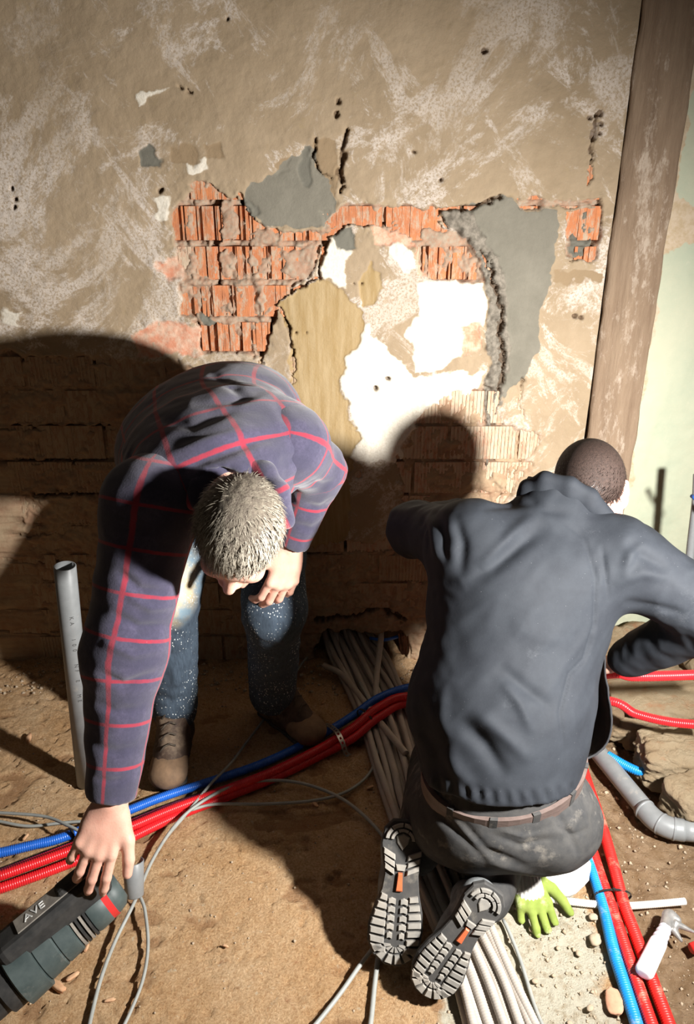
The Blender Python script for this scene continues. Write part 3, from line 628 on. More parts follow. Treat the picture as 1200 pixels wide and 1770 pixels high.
# ============================================================ the standing man, bent over, in the plaid shirt
HA = 'man in plaid shirt'
pa = empty('person', (-.36, 1.86, 0), 'man in navy and red plaid shirt and splattered jeans bending down to a power tool', 'person')
shR, shL = A3(PT(262, 872, 1.54)), A3(PT(498, 770, 1.68)); elL, wrL = A3(PT(548, 812, 1.84)), A3(PT(503, 945, 1.93))
elR, wrR = A3(PT(215, 1130, 1.54)), A3(PT(192, 1385, 1.53))
pelv, mid, chest = np.array([-.335, 2.03, .87]), np.array([-.325, 1.83, 1.005]), np.array([-.285, 1.60, 1.035])
neck = (shR+shL)/2+np.array([.0, -.03, .02]); headc = A3(PT(412, 922, 1.45))
hipR, hipL = np.array([-.42, 2.05, .86]), np.array([-.22, 2.05, .86]); knR, knL = np.array([-.505, 1.86, .52]), np.array([-.200, 1.79, .525])
anR, anL = np.array([-.525, 1.86, .10]), np.array([-.235, 1.95, .10])
hadd, hcut, hfr, HL = head(headc, (-.16, -.50, -.84), (.10, -.86, .50), .98)
side_t = shL-shR
bodyA = Body([Flat(pelv, mid, .145, .10, .13, .09, side_t, .05), Flat(mid, chest, .13, .09, .135, .085, side_t, .05), Flat(chest, neck, .125, .075, .055, .050, side_t, .05),
    Cone(chest+(shR-chest)*.4, shR, .07, .055, .04), Cone(chest+(shL-chest)*.4, shL, .07, .055, .04), Cone(shR, elR, .052, .042, .03), Cone(elR, wrR, .041, .027, .02), Cone(shL, elL, .052, .042, .03), Cone(elL, wrL, .041, .027, .02),
    Cone(neck, headc-unit((.0, -.86, .50))*.05, .060, .054, .03), Cone(hipR, knR, .082, .056, .04), Cone(knR, anR, .054, .038, .03), Cone(hipL, knL, .082, .056, .04), Cone(knL, anL, .054, .038, .03)]+hadd, hcut)
fR = A3(PT(132, 1560, 1.50))-wrR; bR = A3((0, 0, CZ))-wrR
bodyA.add += hand(wrR, fR, bR, (1, 0, 0), [(.15, .35, .3), (.20, .42, .35), (.26, .50, .4), (.34, .6, .4)], (.85, .62, -.06), 1.14, .028, .07)
bodyA.add += hand(wrL, (-.26, -.22, -1), (.50, -.80, .15), (-.85, -.5, -.1), [(.35, .6, .4), (.35, .55, .4), (.35, .5, .4), (.35, .5, .4)], (.75, .85, .15), 1.17, .027, .06)
body_mesh('body', bodyA, .0034, M_SKIN, pa, 1)
def fold_noise(amp, fx, seed, k=1.0):
    def f(P): n = fbm(P[:, 0]*fx[0], P[:, 1]*fx[1], P[:, 2]*fx[2], 3, seed); return amp*(1-2*np.abs(n))
    return f
SPINE = [pelv, mid, chest, neck]
def torso_uv(V, Q):
    t = np.stack(SPINE); L = np.concatenate([[0], np.cumsum(np.linalg.norm(np.diff(t, axis=0), axis=1))]); ax = unit(t[-1]-t[0]); s, dpt, _ = frame(ax, side_t)
    q = V-t[0]; v = q@ax; x = q@s; y = q@dpt; rc = t[1:3].mean(0)-t[0]; y = y-rc@dpt; x = x-np.interp(v, [0, L[-1]], [0, (t[-1]-t[0])@s])
    c0 = (t[1]+t[2])/2-np.array([0, 0, .13]); up = unit(np.cross(s, ax)); up = up if up[2] > 0 else -up; w_ = V-c0; xx = w_@s; return dict(pu=.24*np.arctan2(xx, np.hypot(w_@ax, w_@up)+.03)+.03+.006*np.sin(w_@ax*14), pv=.27*np.arctan2(w_@ax, w_@up)+.01)
def limb_uv(a, m, c, rr, ph=0):
    def f(V, Q):
        a_, m_, c_ = A3(a), A3(m), A3(c); ax1 = unit(m_-a_); ax2 = unit(c_-m_); L1 = np.linalg.norm(m_-a_); t = (V-m_)@unit(ax1+ax2) > 0
        s1, d1, _ = frame(ax1, (1, 0, .1)); s2, d2, _ = frame(ax2, (1, 0, .1)); va = (V-a_)@ax1; vb = L1+(V-m_)@ax2
        ua = np.arctan2((V-a_)@s1, (V-a_)@d1); ub = np.arctan2((V-m_)@s2, (V-m_)@d2); return dict(pu=np.where(t, ub, ua)*rr+ph, pv=np.where(t, vb, va))
    return f
nR, nL = wrR-elR, wrL-elL
shirt = Body([Flat(pelv+np.array([-.01, .01, .0]), mid+np.array([-.02, 0, .01]), .20, .150, .230, .150, side_t, .06), Flat(mid+np.array([-.02, 0, .01]), chest+np.array([-.01, 0, 0]), .230, .150, .205, .140, side_t, .06), Flat(chest, neck+np.array([0, .02, -.005]), .20, .135, .13, .085, side_t, .06),
    Cone(chest+(shR-chest)*.5, shR+np.array([0, .01, 0]), .10, .082, .05), Cone(chest+(shL-chest)*.5, shL+np.array([0, .01, 0]), .10, .080, .05)],
    [Cone(neck+np.array([.01, -.045, -.01]), headc+np.array([0, -.05, 0]), .052, .098, .01)], [(pelv+np.array([0, .03, -.09]), unit((0, .35, -1)))], fold_noise(.005, (9, 14, 16), 21))
SH = [([(300, 820), (360, 790), (440, 762), (500, 745)], 11, -.014), ([(285, 790), (350, 765), (430, 742)], 9, .008), ([(330, 700), (400, 690), (470, 672)], 9, -.008), ([(250, 720), (330, 735), (420, 700)], 10, -.007),
    ([(360, 645), (400, 665), (430, 690)], 8, -.009), ([(470, 690), (520, 740), (560, 790)], 10, -.007), ([(215, 760), (240, 830), (262, 880)], 12, -.010), ([(300, 860), (380, 820), (470, 800)], 12, .008), ([(480, 800), (530, 790), (570, 770)], 8, -.006), ([(200, 820), (225, 880), (240, 930)], 10, .009)]
body_mesh('shirt', shirt, .0052, M_PLAID, pa, 2, SH, torso_uv)
cuffR, cuffL = wrR+unit(elR-wrR)*.012, wrL+unit(elL-wrL)*.012
slR = Body([Cone(shR+(chest-shR)*.25, shR, .085, .088, .04), Cone(shR, elR, .092, .076, .04), Cone(elR, wrR, .078, .046, .04)], [Cone(cuffR+unit(elR-wrR)*.012, cuffR-unit(elR-wrR)*.05, .033, .036, .004)], [(cuffR, unit(wrR-elR))], fold_noise(.005, (10, 10, 13), 5))
SR = [([(190, 1060), (240, 1085), (300, 1082)], 8, -.010), ([(175, 1110), (230, 1130), (290, 1118)], 9, .009), ([(165, 1160), (215, 1185), (280, 1160)], 8, -.009), ([(220, 1030), (260, 1050), (310, 1045)], 8, .008), ([(165, 1215), (200, 1230), (250, 1225)], 8, -.006), ([(160, 1290), (200, 1300), (240, 1290)], 8, -.005),
    ([(200, 985), (240, 1020), (290, 1025)], 9, -.010), ([(160, 1345), (190, 1352), (225, 1345)], 6, -.004)]
sh_o = [o for o in C.objects if o.name == 'shirt'][0]
o = body_mesh('sleeve', slR, .005, M_PLAID, pa, 2, SR, limb_uv(shR, elR, wrR, .056, .0))
slL = Body([Cone(shL+(chest-shL)*.25, shL, .085, .082, .04), Cone(shL, elL, .082, .062, .04), Cone(elL, wrL, .062, .040, .04)], [Cone(cuffL+unit(elL-wrL)*.012, cuffL-unit(elL-wrL)*.05, .031, .034, .004)], [(cuffL, unit(wrL-elL))], fold_noise(.0045, (12, 12, 14), 8))
o2 = body_mesh('sleeve', slL, .005, M_PLAID, pa, 2, [([(520, 870), (555, 880), (580, 860)], 7, -.007), ([(505, 905), (540, 915), (560, 900)], 6, -.006), ([(530, 830), (560, 840), (585, 830)], 7, -.006)], limb_uv(shL, elL, wrL, .050, .02))
cpt = [PT(334, 868, 1.49), PT(342, 838, 1.50), PT(368, 812, 1.51), PT(415, 800, 1.52), PT(460, 815, 1.51), PT(484, 850, 1.49), PT(496, 900, 1.47)]
col = Body([Cone(cpt[i], cpt[i+1], .017, .017, .02) for i in range(6)])
body_mesh('collar', col, .0045, M_PLAID, pa, 1, None, torso_uv)
jn = Body([Flat(pelv+np.array([0, .02, .02]), (hipR+hipL)/2+np.array([0, .02, -.04]), .17, .13, .18, .13, (1, 0, 0), .05), Cone(hipR, knR+np.array([0, 0, .02]), .105, .080, .05), Cone(knR+np.array([0, 0, .02]), anR+np.array([0, .0, .04]), .078, .066, .04), Cone(hipL, knL, .105, .080, .05), Cone(knL, anL+np.array([0, .0, .03]), .076, .068, .04)],
    [], [((0, 0, .088), (0, 0, -1))], fold_noise(.006, (14, 14, 17), 33))
JS = [([(265, 1200), (300, 1215), (340, 1195)], 8, -.009), ([(262, 1228), (300, 1238), (345, 1222)], 7, .009), ([(270, 1120), (300, 1135), (335, 1120)], 8, -.006), ([(300, 1150), (305, 1190)], 7, .006), ([(425, 1190), (460, 1205), (500, 1195)], 8, -.008), ([(420, 1150), (460, 1165), (500, 1150)], 8, .007)]
def fade_and_shade(V, Q):
    px, py = proj(V); N = vnormals(V, Q); return dict(fade_and_shade=sst(.14, .05, np.linalg.norm((V-(knR+np.array([.0, -.07, .09])))/np.array([1.0, 1.3, 1.25]), axis=1))*1.0+sst(.09, .02, np.linalg.norm((V-(knL+np.array([0, -.07, .02])))/np.array([1, 1.3, 1.4]), axis=1))*.03+.02)  # knees faded; the shadowed leg's knee left dark, its shade put into the colour
body_mesh('jeans', jn, .0055, M_JEANS, pa, 2, JS, fade_and_shade)
def boot(an, yaw, parent, k=1.0, lbl=None):
    d = np.array([math.sin(yaw), -math.cos(yaw), 0]); s = np.array([math.cos(yaw), math.sin(yaw), 0]); u = np.array([0, 0, 1.]); b0 = np.array([an[0], an[1], 0]); L = lambda f, w_, h_: b0+(d*f+s*w_+u*h_)*k
    up = Body([Cone(L(-.005, 0, .18), L(-.02, 0, .07), .050*k, .048*k, .03), Flat(L(-.045, 0, .045), L(.06, 0, .052), .040*k, .036*k, .046*k, .036*k, s, .04), Flat(L(.05, 0, .058), L(.15, 0, .046), .046*k, .040*k, .050*k, .034*k, s, .03), Cone(L(0, 0, .15), L(.09, 0, .085), .042*k, .032*k, .04)], [], [((0, 0, .014), (0, 0, -1)), (L(0, 0, .195), (0, 0, 1))],
        lambda P: .0025*(1-2*np.abs(fbm(P[:, 0]*40, P[:, 1]*40, P[:, 2]*40, 3, 7))))
    o = body_mesh('boot', up, .0048, M_BOOT, parent, 1, None, None, lbl)
    def sub(nm, bd, m, h=.0045): V, Q = nets(bd, h); q = link(nm, mesh_np(nm, smooth_np(V, Q, 1), Q, m)); q.parent = o; q.matrix_parent_inverse = Matrix.Identity(4); return q
    sub('toe_cap', Body([Flat(L(.115, 0, .050), L(.155, 0, .045), .0555*k, .042*k, .0555*k, .039*k, s, .02)], [Flat(L(.02, 0, .05), L(.07, 0, .05), .06, .06, .05, .05, s, .01)], [((0, 0, .016), (0, 0, -1))]), M_BOOTCAP)
    sub('sole', Body([Flat(L(-.048, 0, .014), L(.02, 0, .014), .042*k, .016, .040*k, .016, s, .02), Flat(L(.02, 0, .014), L(.15, 0, .014), .040*k, .016, .053*k, .016, s, .02)], [], [((0, 0, .0), (0, 0, -1)), ((0, 0, .020), (0, 0, 1))]), M_RUBB)
    for i in range(5):        # laces zigzag over the tongue
        f = .116-.022*i; z = .115+.021*i; V, Q, T = tube_arrays([L(f+.012, -.022, z-.012), L(f, 0, z+.006), L(f-.002, .022, z-.004)], .0028, 6)
        q = link('lace', pd('lace', V.tolist(), Q.tolist()+T.tolist(), M_BLACKCORD, True)); q.parent = o; q.matrix_parent_inverse = Matrix.Identity(4)
    return o
M_BLACKCORD = simple('dark_lace', (.04, .03, .025), (.10, .08, .06), 90, .9, 0)
boot(anR+np.array([0, -.02, 0]), .06, pa); boot(anL+np.array([.01, .03, 0]), .80, pa)
# hair
cap = Body([Ell(HL(0, -.016, .026), np.array([.081, .098, .092]), np.array(hfr), .02)], [Ell(HL(0, .085, -.05), np.array([.10, .075, .10]), np.array(hfr), .02), Ell(HL(0, .02, -.10), np.array([.12, .12, .085]), np.array(hfr), .02)], [], lambda P: .0035*fbm(P[:, 0]*110, P[:, 1]*60, P[:, 2]*60, 3, 3))
hc = body_mesh('hair', cap, .004, M_GHAIRC, pa, 1)
def whA(x, y, z): return (z > -.01+.0*y and y < .066+.20*(z-.02) if z > .02 else (y < .012 and z > -.065)) and not (abs(x) > .072 and -.02 < y < .02 and z < .015)
def flA(x, y, z, r):
    cx, cy = .012, -.045; return (x-cx+(-(y-cy))*.8*(math.exp(-((x-cx)**2+(y-cy)**2)/.0012)), y-cy+.03+(x-cx)*.8*(math.exp(-((x-cx)**2+(y-cy)**2)/.0012)), -.02)
hs = hair_strands('hair_strands', HL, hfr, 7000, .033, (.0825, .0985, .0935), whA, flA, M_GHAIR, pa, .98, 3, .0010, .34); hs['kind'] = 'stuff'
# ============================================================ the kneeling man in the dark jacket
pb = empty('person', (.33, 1.35, 0), 'kneeling man seen from behind in a charcoal softshell jacket and dark work trousers', 'person')
bHead = A3(PT(1020, 845, 1.77)); bNeck = A3(PT(962, 885, 1.68))+np.array([0, .02, -.03]); bSL, bSR = A3(PT(812, 935, 1.66)), A3(PT(1065, 965, 1.67))
bEL, bWL = A3(PT(716, 915, 1.86)), np.array([.30, 1.86, .78]); bER, bWR = A3(PT(1245, 1062, 1.64)), A3(PT(1085, 1138, 1.87))
bPel = np.array([.345, 1.30, .335]); bMid = np.array([.345, 1.36, .53]); bCh = np.array([.400, 1.49, .735])
bHL_, bHR_ = np.array([.25, 1.30, .27]), np.array([.45, 1.28, .27]); bKL, bKR = np.array([.275, 1.70, .075]), np.array([.50, 1.64, .075]); bAL, bAR = np.array([.165, 1.32, .15]), np.array([.315, 1.21, .13])
hb, hbc, hbf, BL = head(bHead, (.35, .78, -.52), (.05, .52, .83), .97); bs = bSR-bSL; bs = bs+np.array([0, .10, 0])
bodyB = Body([Flat(bPel, bMid, .15, .11, .14, .10, bs, .05), Flat(bMid, bCh, .14, .10, .165, .11, bs, .05), Flat(bCh, bNeck, .14, .09, .060, .055, bs, .05), Cone(bCh, bSL, .08, .055, .04), Cone(bCh, bSR, .08, .055, .04),
    Cone(bSL, bEL, .052, .042, .03), Cone(bEL, bWL, .041, .027, .02), Cone(bSR, bER, .052, .042, .03), Cone(bER, bWR, .041, .027, .02), Cone(bNeck, bHead-np.array([.0, .02, .03]), .060, .054, .03),
    Cone(bHL_, bKL, .085, .058, .04), Cone(bKL, bAL, .055, .038, .03), Cone(bHR_, bKR, .085, .058, .04), Cone(bKR, bAR, .055, .038, .03)]+hb, hbc)
bodyB.add += hand(bWR, bWR-bER+np.array([-.05, .02, .0]), (.2, -.3, .9), (-.3, .9, .1), [(.3, .5, .3)]*4, (.7, .7, .2), .98)
bodyB.add += hand(bWL, bWL-bEL, (-.2, -.3, .9), (.9, -.3, .1), [(.3, .5, .3)]*4, (.7, .7, .2), .98)
body_mesh('body', bodyB, .0036, M_SKIN, pb, 1)
cL, cR = bWL+unit(bEL-bWL)*.01, bWR+unit(bER-bWR)*.01
hem = np.array([.345, 1.18, .395]); 
def fold_noise2(P):      # long diagonal cloth folds, tighter on the sleeves
    a = (P[:, 0]+P[:, 2]*.8); b_ = P[:, 2]-P[:, 0]*.8; n = fbm(a*5, P[:, 1]*6, b_*13, 3, 61); m = fbm(P[:, 0]*13, P[:, 1]*13, P[:, 2]*13, 3, 63); slv = np.maximum(sst(.26, .20, P[:, 0]), sst(.62, .68, P[:, 0]))
    return .010*(.35-np.abs(n))*(1-slv)+.014*(.35-np.abs(m))*slv
jack = Body([Flat(np.array([.335, 1.29, .43]), bMid+np.array([-.005, -.005, 0]), .175, .140, .195, .160, bs, .06), Flat(bMid+np.array([-.005, -.005, 0]), bCh, .195, .160, .205, .155, bs, .06), Flat(bCh, bNeck+np.array([0, -.02, -.02]), .205, .135, .120, .085, bs, .07),
    Cone(bCh+(bSL-bCh)*.5, bSL, .11, .078, .06), Cone(bCh+(bSR-bCh)*.5, bSR, .11, .080, .06), Cone(bSL, bEL, .082, .060, .05), Cone(bEL, bWL, .060, .045, .04), Cone(bSR, bER, .086, .072, .05), Cone(bER, bWR, .070, .046, .04),
    Cone(bNeck+np.array([0, -.01, -.02]), bNeck+np.array([.012, .022, .055]), .080, .076, .03)],
    [Cone(bNeck+np.array([.012, .03, .03]), bHead+np.array([0, .02, 0]), .060, .098, .006)], [(bNeck+np.array([.012, .0, .085]), unit((.25, .30, 1))), (np.array([.33, 1.17, .450]), unit((-.04, -.25, -1))), (cR, unit(bWR-bER)) if False else (np.array([9, 9, 9]), (0, 0, 1))], fold_noise2)
BS = [([(800, 1010), (850, 980), (900, 940), (950, 905)], 12, -.016), ([(830, 985), (880, 930), (925, 890)], 9, .010), ([(960, 890), (1010, 930), (1030, 1000), (1028, 1080), (1010, 1140), (985, 1165), (968, 1230), (975, 1290), (970, 1350)], 3, -.006), ([(1040, 940), (1048, 1000), (1052, 1040)], 3.5, -.006),
    ([(860, 1150), (910, 1190), (960, 1230)], 9, -.009), ([(790, 1240), (840, 1290), (880, 1350)], 11, -.012), ([(815, 1225), (870, 1270), (920, 1320)], 10, .009), ([(770, 1290), (790, 1330), (820, 1360)], 10, .010), ([(870, 1180), (900, 1220), (920, 1270)], 7, .007), ([(1060, 1010), (1110, 990), (1160, 1000)], 8, .009), ([(1075, 1040), (1130, 1050), (1190, 1062)], 6, -.008),
    ([(1085, 930), (1110, 960), (1160, 985)], 8, -.008), ([(720, 880), (735, 920), (740, 970)], 7, -.008), ([(755, 880), (765, 930), (770, 980)], 7, -.008), ([(785, 885), (800, 940), (795, 1000)], 8, -.009), ([(740, 890), (750, 930), (755, 970)], 6, .007), ([(830, 880), (870, 872), (930, 868)], 6, -.007), ([(900, 850), (940, 880), (990, 890)], 7, -.006),
    ([(1075, 1000), (1090, 960), (1120, 935)], 7, .008), ([(880, 1080), (930, 1100), (990, 1110)], 14, .004), ([(720, 1200), (740, 1280), (770, 1340)], 12, -.008)]
for i in range(22): x = 748+i*11.5; y = 1352+30*math.sin((i/21)*2.6)*.9; BS.append(([(x, y-14), (x+1, y+14)], 3.2, -.0045 if i % 2 else .0035))
BS = [(p, w_*1.25 if w_ > 5 else w_, h_*1.0 if w_ > 5 else h_*1.0) for p, w_, h_ in BS]
body_mesh('jacket', jack, .0052, M_SHELL, pb, 2, BS)
# raised collar
cbp = [PT(905, 872, 1.71), PT(912, 843, 1.68), PT(942, 829, 1.65), PT(985, 838, 1.635), PT(1020, 858, 1.64), PT(1050, 892, 1.665)]
cb = [bNeck+np.array([-.065, .035, .066]), bNeck+np.array([-.055, -.035, .072]), bNeck+np.array([.005, -.062, .070]), bNeck+np.array([.066, -.030, .045]), bNeck+np.array([.088, .03, .005])]
colb = Body([Cone(cbp[i], cbp[i+1], .017, .017, .012) for i in range(5)]+[Cone(np.array(cbp[i])-np.array([0, 0, .02]), np.array(cbp[i+1])-np.array([0, 0, .02]), .018, .018, .012) for i in range(5)])
body_mesh('collar', colb, .0042, M_SHELL, pb, 1)
# open right-hand front of the jacket hanging down at his side
def sheet(name, rows, mat, parent, th=.004, sub=10):
    R = [catmull(r, .012) for r in rows]; m = 24; R = [np.stack([np.interp(np.linspace(0, 1, m), np.linspace(0, 1, len(r)), r[:, k]) for k in range(3)], 1) for r in R]; R = np.array(R)
    cols = [catmull(R[:, j], .012) for j in range(m)]; nn = 24; G_ = np.array([np.stack([np.interp(np.linspace(0, 1, nn), np.linspace(0, 1, len(c)), c[:, k]) for k in range(3)], 1) for c in cols])
    V = G_.reshape(-1, 3); Q = grid_quads(nn, m); N = vnormals(V, Q); V = V+N*(fbm(V[:, 0]*22, V[:, 1]*22, V[:, 2]*22, 3, 5)*.006)[:, None]
    me = mesh_np(name, V, Q, mat); o = link(name, me)
    if parent: rel(o, parent)
    md = o.modifiers.new('s', 'SOLIDIFY'); md.thickness = th; return o
sheet('jacket_front', [[PT(1042, 1120, 1.70), PT(1050, 1200, 1.70), PT(1056, 1248, 1.70), PT(1044, 1290, 1.69), PT(1008, 1312, 1.66)], [PT(1030, 1140, 1.80), PT(1038, 1200, 1.83), PT(1040, 1250, 1.82), PT(1030, 1290, 1.80), PT(1005, 1305, 1.76)], [PT(1000, 1140, 1.88), PT(1010, 1200, 1.9), PT(1010, 1250, 1.9), PT(1000, 1280, 1.88), PT(985, 1295, 1.84)]], M_BLK, pb)
# trousers, belt
tr = Body([Flat(bPel+np.array([0, -.005, .10]), bPel+np.array([0, -.01, .0]), .170, .122, .180, .130, bs, .05), Cone(bHL_+np.array([-.01, .02, .0]), bKL, .105, .078, .05), Cone(bKL, bAL, .075, .052, .04), Cone(bHR_+np.array([.02, .02, .0]), bKR, .108, .080, .05), Cone(bKR, bAR, .075, .052, .04), Ell(bPel+np.array([.075, -.045, -.045]), (.095, .080, .085), None, .05), Ell(bPel+np.array([-.075, -.03, -.045]), (.090, .080, .085), None, .05)],
    [], [((0, 0, .010), (0, 0, -1)), (np.array([.34, 1.2, .495]), unit((-.04, -.25, 1)))], fold_noise(.006, (10, 10, 12), 71))
TS = [([(850, 1442), (900, 1462), (960, 1448)], 3, -.006), ([(855, 1432), (905, 1446), (955, 1436)], 3, .004), ([(960, 1400), (985, 1440), (1000, 1480)], 5, -.006), ([(800, 1430), (850, 1490), (920, 1510)], 7, .006), ([(790, 1410), (840, 1470), (910, 1495)], 6, -.007), ([(985, 1380), (1010, 1410), (1020, 1450)], 6, .006), ([(730, 1380), (790, 1440), (860, 1500)], 6, -.006), ([(955, 1390), (965, 1430), (990, 1445), (1020, 1430)], 2.5, -.005)]
body_mesh('trousers', tr, .0055, M_WORK, pb, 2, TS)
o_, ax_ = bPel+np.array([0, -.005, .088]), unit((-.04, -.25, 1)); s_, d_, _ = frame(ax_, bs)
def belt_pt(a, r=1.0, up=0): return o_+s_*math.cos(a)*.177*r+d_*math.sin(a)*.130*r+ax_*up
def ring(name, a0, a1, n, hw, r1, r2, mat, parent, lbl=None):
    V = []; Fc = []
    for i in range(n+1):
        a = a0+(a1-a0)*i/n
        for r, up in ((r2, -hw), (r2, hw), (r1, hw), (r1, -hw)): V.append(belt_pt(a, r, up))
    for i in range(n):
        for k in range(4): Fc.append((i*4+k, i*4+(k+1) % 4, i*4+4+(k+1) % 4, i*4+4+k))
    Fc += [(0, 3, 2, 1), (n*4, n*4+1, n*4+2, n*4+3)]; o = link(name, pd(name, V, Fc, mat, False)); rel(o, parent)
    if lbl: o['label'] = lbl
    return o
ring('belt', 0, 2*math.pi, 48, .024, .985, 1.05, M_BELT, pb)
for a in (-2.55, -2.0, -1.5, -.95, -.45): ring('belt_loop', a-.045, a+.045, 3, .027, 1.0, 1.055, M_WORK, pb)
# hair: short and dark
capb = Body([Ell(BL(0, -.016, .024), np.array([.0800, .0975, .0920]), np.array(hbf), .02)], [Ell(BL(0, .085, -.05), np.array([.10, .075, .10]), np.array(hbf), .02), Ell(BL(0, .03, -.105), np.array([.12, .135, .075]), np.array(hbf), .02)])
body_mesh('hair', capb, .004, M_DHAIRC, pb, 1)
def whB(x, y, z): return (y < .06 if z > .02 else (y < .008-.0*z and z > -.062)) and not (abs(x) > .07 and -.03 < y < .02 and z < .012)
hs = hair_strands('hair_strands', BL, hbf, 9000, .019, (.0805, .0985, .0930), whB, lambda x, y, z, r: (x*.3, y+.05, -.03), M_DHAIR, pb, .97, 9, .0008, .5); hs['kind'] = 'stuff'
# shoes with lugged soles, soles up
OUT = [(0, -.132), (.020, -.130), (.034, -.112), (.037, -.085), (.033, -.055), (.027, -.025), (.030, .005), (.041, .040), (.049, .075), (.048, .105), (.036, .132), (.014, .148), (-.010, .149), (-.030, .136), (-.043, .110), (-.047, .078), (-.044, .045), (-.036, .010), (-.032, -.025), (-.035, -.055), (-.038, -.085), (-.034, -.112), (-.020, -.130)]
def inside(x, y, m=.0): return psdf(np.array([x]), np.array([y]), OUT)[0] < -m
def shoe(heel, toe, nrm, mirror, parent, lbl):
    heel, toe = A3(heel), A3(toe); y = unit(toe-heel); z = A3(nrm); z = unit(z-y*(z@y)); x = np.cross(y, z); c = (heel+toe)/2; k = np.linalg.norm(toe-heel)/.281; kx = 1.14
    sx = -1 if mirror else 1
    def W(a, b_, h_): return c+(x*a*sx*kx+y*b_+z*h_)*k
    up = Body([Flat(W(0, -.085, -.042), W(0, .0, -.045), .036*k, .034*k, .036*k, .036*k, x, .03), Flat(W(0, .0, -.040), W(.002, .095, -.030), .037*k, .034*k, .047*k, .028*k, x, .03), Cone(W(0, -.07, -.05), W(0, -.045, -.10), .040*k, .042*k, .03)], [], [(W(0, 0, -.008), z)])
    o = body_mesh('shoe', up, .0048, M_SHOE, parent, 1, None, None, lbl)
    def sub(nm, V, Fc, m, sm=False): q = link(nm, pd(nm, [W(*v) for v in V], Fc, m, sm)); q.parent = o; return q
    n = len(OUT); Vo = []; lv = [(.94, -.022), (1.04, -.016), (1.05, -.003), (1.0, .001)]
    for s1, h_ in lv: Vo += [(a*s1, b_*s1 if s1 < 1 else b_*(1+(s1-1)*.4), h_) for a, b_ in OUT]
    Fo = [tuple(range(n))[::-1], tuple(3*n+i for i in range(n))]
    for r in range(3): Fo += [(r*n+i, r*n+(i+1) % n, (r+1)*n+(i+1) % n, (r+1)*n+i) for i in range(n)]
    sub('sole', Vo, Fo, M_RUBB)
    def lug(poly, h0=.0, h1=.0085, m=M_RUB, nm='lug'):
        m_ = len(poly); cx = sum(p[0] for p in poly)/m_; cy = sum(p[1] for p in poly)/m_
        V = [(a, b_, h0) for a, b_ in poly]+[(a, b_, h1*.75) for a, b_ in poly]+[(cx+(a-cx)*.86, cy+(b_-cy)*.86, h1) for a, b_ in poly]
        Fc = [tuple(2*m_+i for i in range(m_))]
        for r in range(2): Fc += [(r*m_+i, r*m_+(i+1) % m_, (r+1)*m_+(i+1) % m_, (r+1)*m_+i) for i in range(m_)]
        sub(nm, V, Fc, m)
    # forefoot side lugs
    def edge_x(yy, s):
        xs_ = np.linspace(0, .06, 61); ok = psdf(s*xs_, np.full(61, yy), OUT) < 0; return xs_[ok][-1]
    for s in (-1, 1):
        for i in range(7):
            y0 = .012+i*.0165; e0, e1 = edge_x(y0, s)-.001, edge_x(y0+.011, s)-.001; ii = .020 if i < 6 else .016
            lug([(s*ii, y0+.004), (s*e0, y0), (s*e1, y0+.011), (s*ii, y0+.0145)])
        # heel
        for i in range(3):
            y0 = -.075+i*.0145; e = edge_x(y0, s)-.001; lug([(s*.012, y0+.010), (s*e, y0-.002), (s*(e), y0+.0085), (s*.011, y0+.0205)])
    for j, xx in enumerate((-.011, .011)):
        for i in range(5):
            y0 = .022+i*.0165; wd = .0068 if i < 4 else .005; lug([(xx-wd, y0), (xx+wd*.2, y0-.003), (xx+wd, y0), (xx+wd, y0+.010), (xx, y0+.008), (xx-wd, y0+.0105)], 0, .0065)
    for i in range(6):      # toe fan and toe rim
        a0 = math.pi*(.08+.145*i); a1 = a0+.33; cy = .103
        lug([(.026*math.cos(a0), cy+.026*math.sin(a0)), (.043*math.cos(a0), cy+.043*math.sin(a0)), (.043*math.cos(a1), cy+.043*math.sin(a1)), (.026*math.cos(a1), cy+.026*math.sin(a1))])
        lug([(.008*math.cos(a0), cy+.004+.008*math.sin(a0)), (.022*math.cos(a0), cy+.022*math.sin(a0)), (.022*math.cos(a1), cy+.022*math.sin(a1)), (.008*math.cos(a1), cy+.004+.008*math.sin(a1))], 0, .006)
    for rr0, rr1, ns in ((.0255, .0325, 4), (.0165, .0225, 3)):      # heel arcs
        for i in range(ns):
            a0 = math.pi*(1+i/ns)+.04; a1 = math.pi*(1+(i+1)/ns)-.04; m_ = 4; P1 = [(rr1*math.cos(a0+(a1-a0)*q/m_), -.094+rr1*1.05*math.sin(a0+(a1-a0)*q/m_)) for q in range(m_+1)]; P0 = [(rr0*math.cos(a1+(a0-a1)*q/m_), -.094+rr0*1.05*math.sin(a1+(a0-a1)*q/m_)) for q in range(m_+1)]
            lug(P1+P0)
    lug([(-.012, -.101), (0, -.108), (.012, -.101), (.010, -.088), (0, -.074), (-.010, -.088)], 0, .005, M_RUB, 'heel_pad')
    lug([(-.004, -.030), (.004, -.030), (.006, .006), (-.006, .006)], 0, .0095, M_ORG, 'sole_insert')
    lug([(-.010, -.046), (.010, -.046), (.007, -.034), (-.007, -.034)], 0, .007)
    return o
M_ORG = simple('orange_insert', (.52, .13, .05), (.44, .10, .04), 40, .5, .1)
shoe(PT(700, 1412, 1.69), PT(680, 1660, 1.64), (-.05, -.88, .42), False, pb, 'work shoe in shadow with orange sole insert')
shoe(PT(858, 1532, 1.57), PT(733, 1712, 1.585), (.02, -.80, .55), True, pb, 'brightly lit work shoe with orange sole insert')
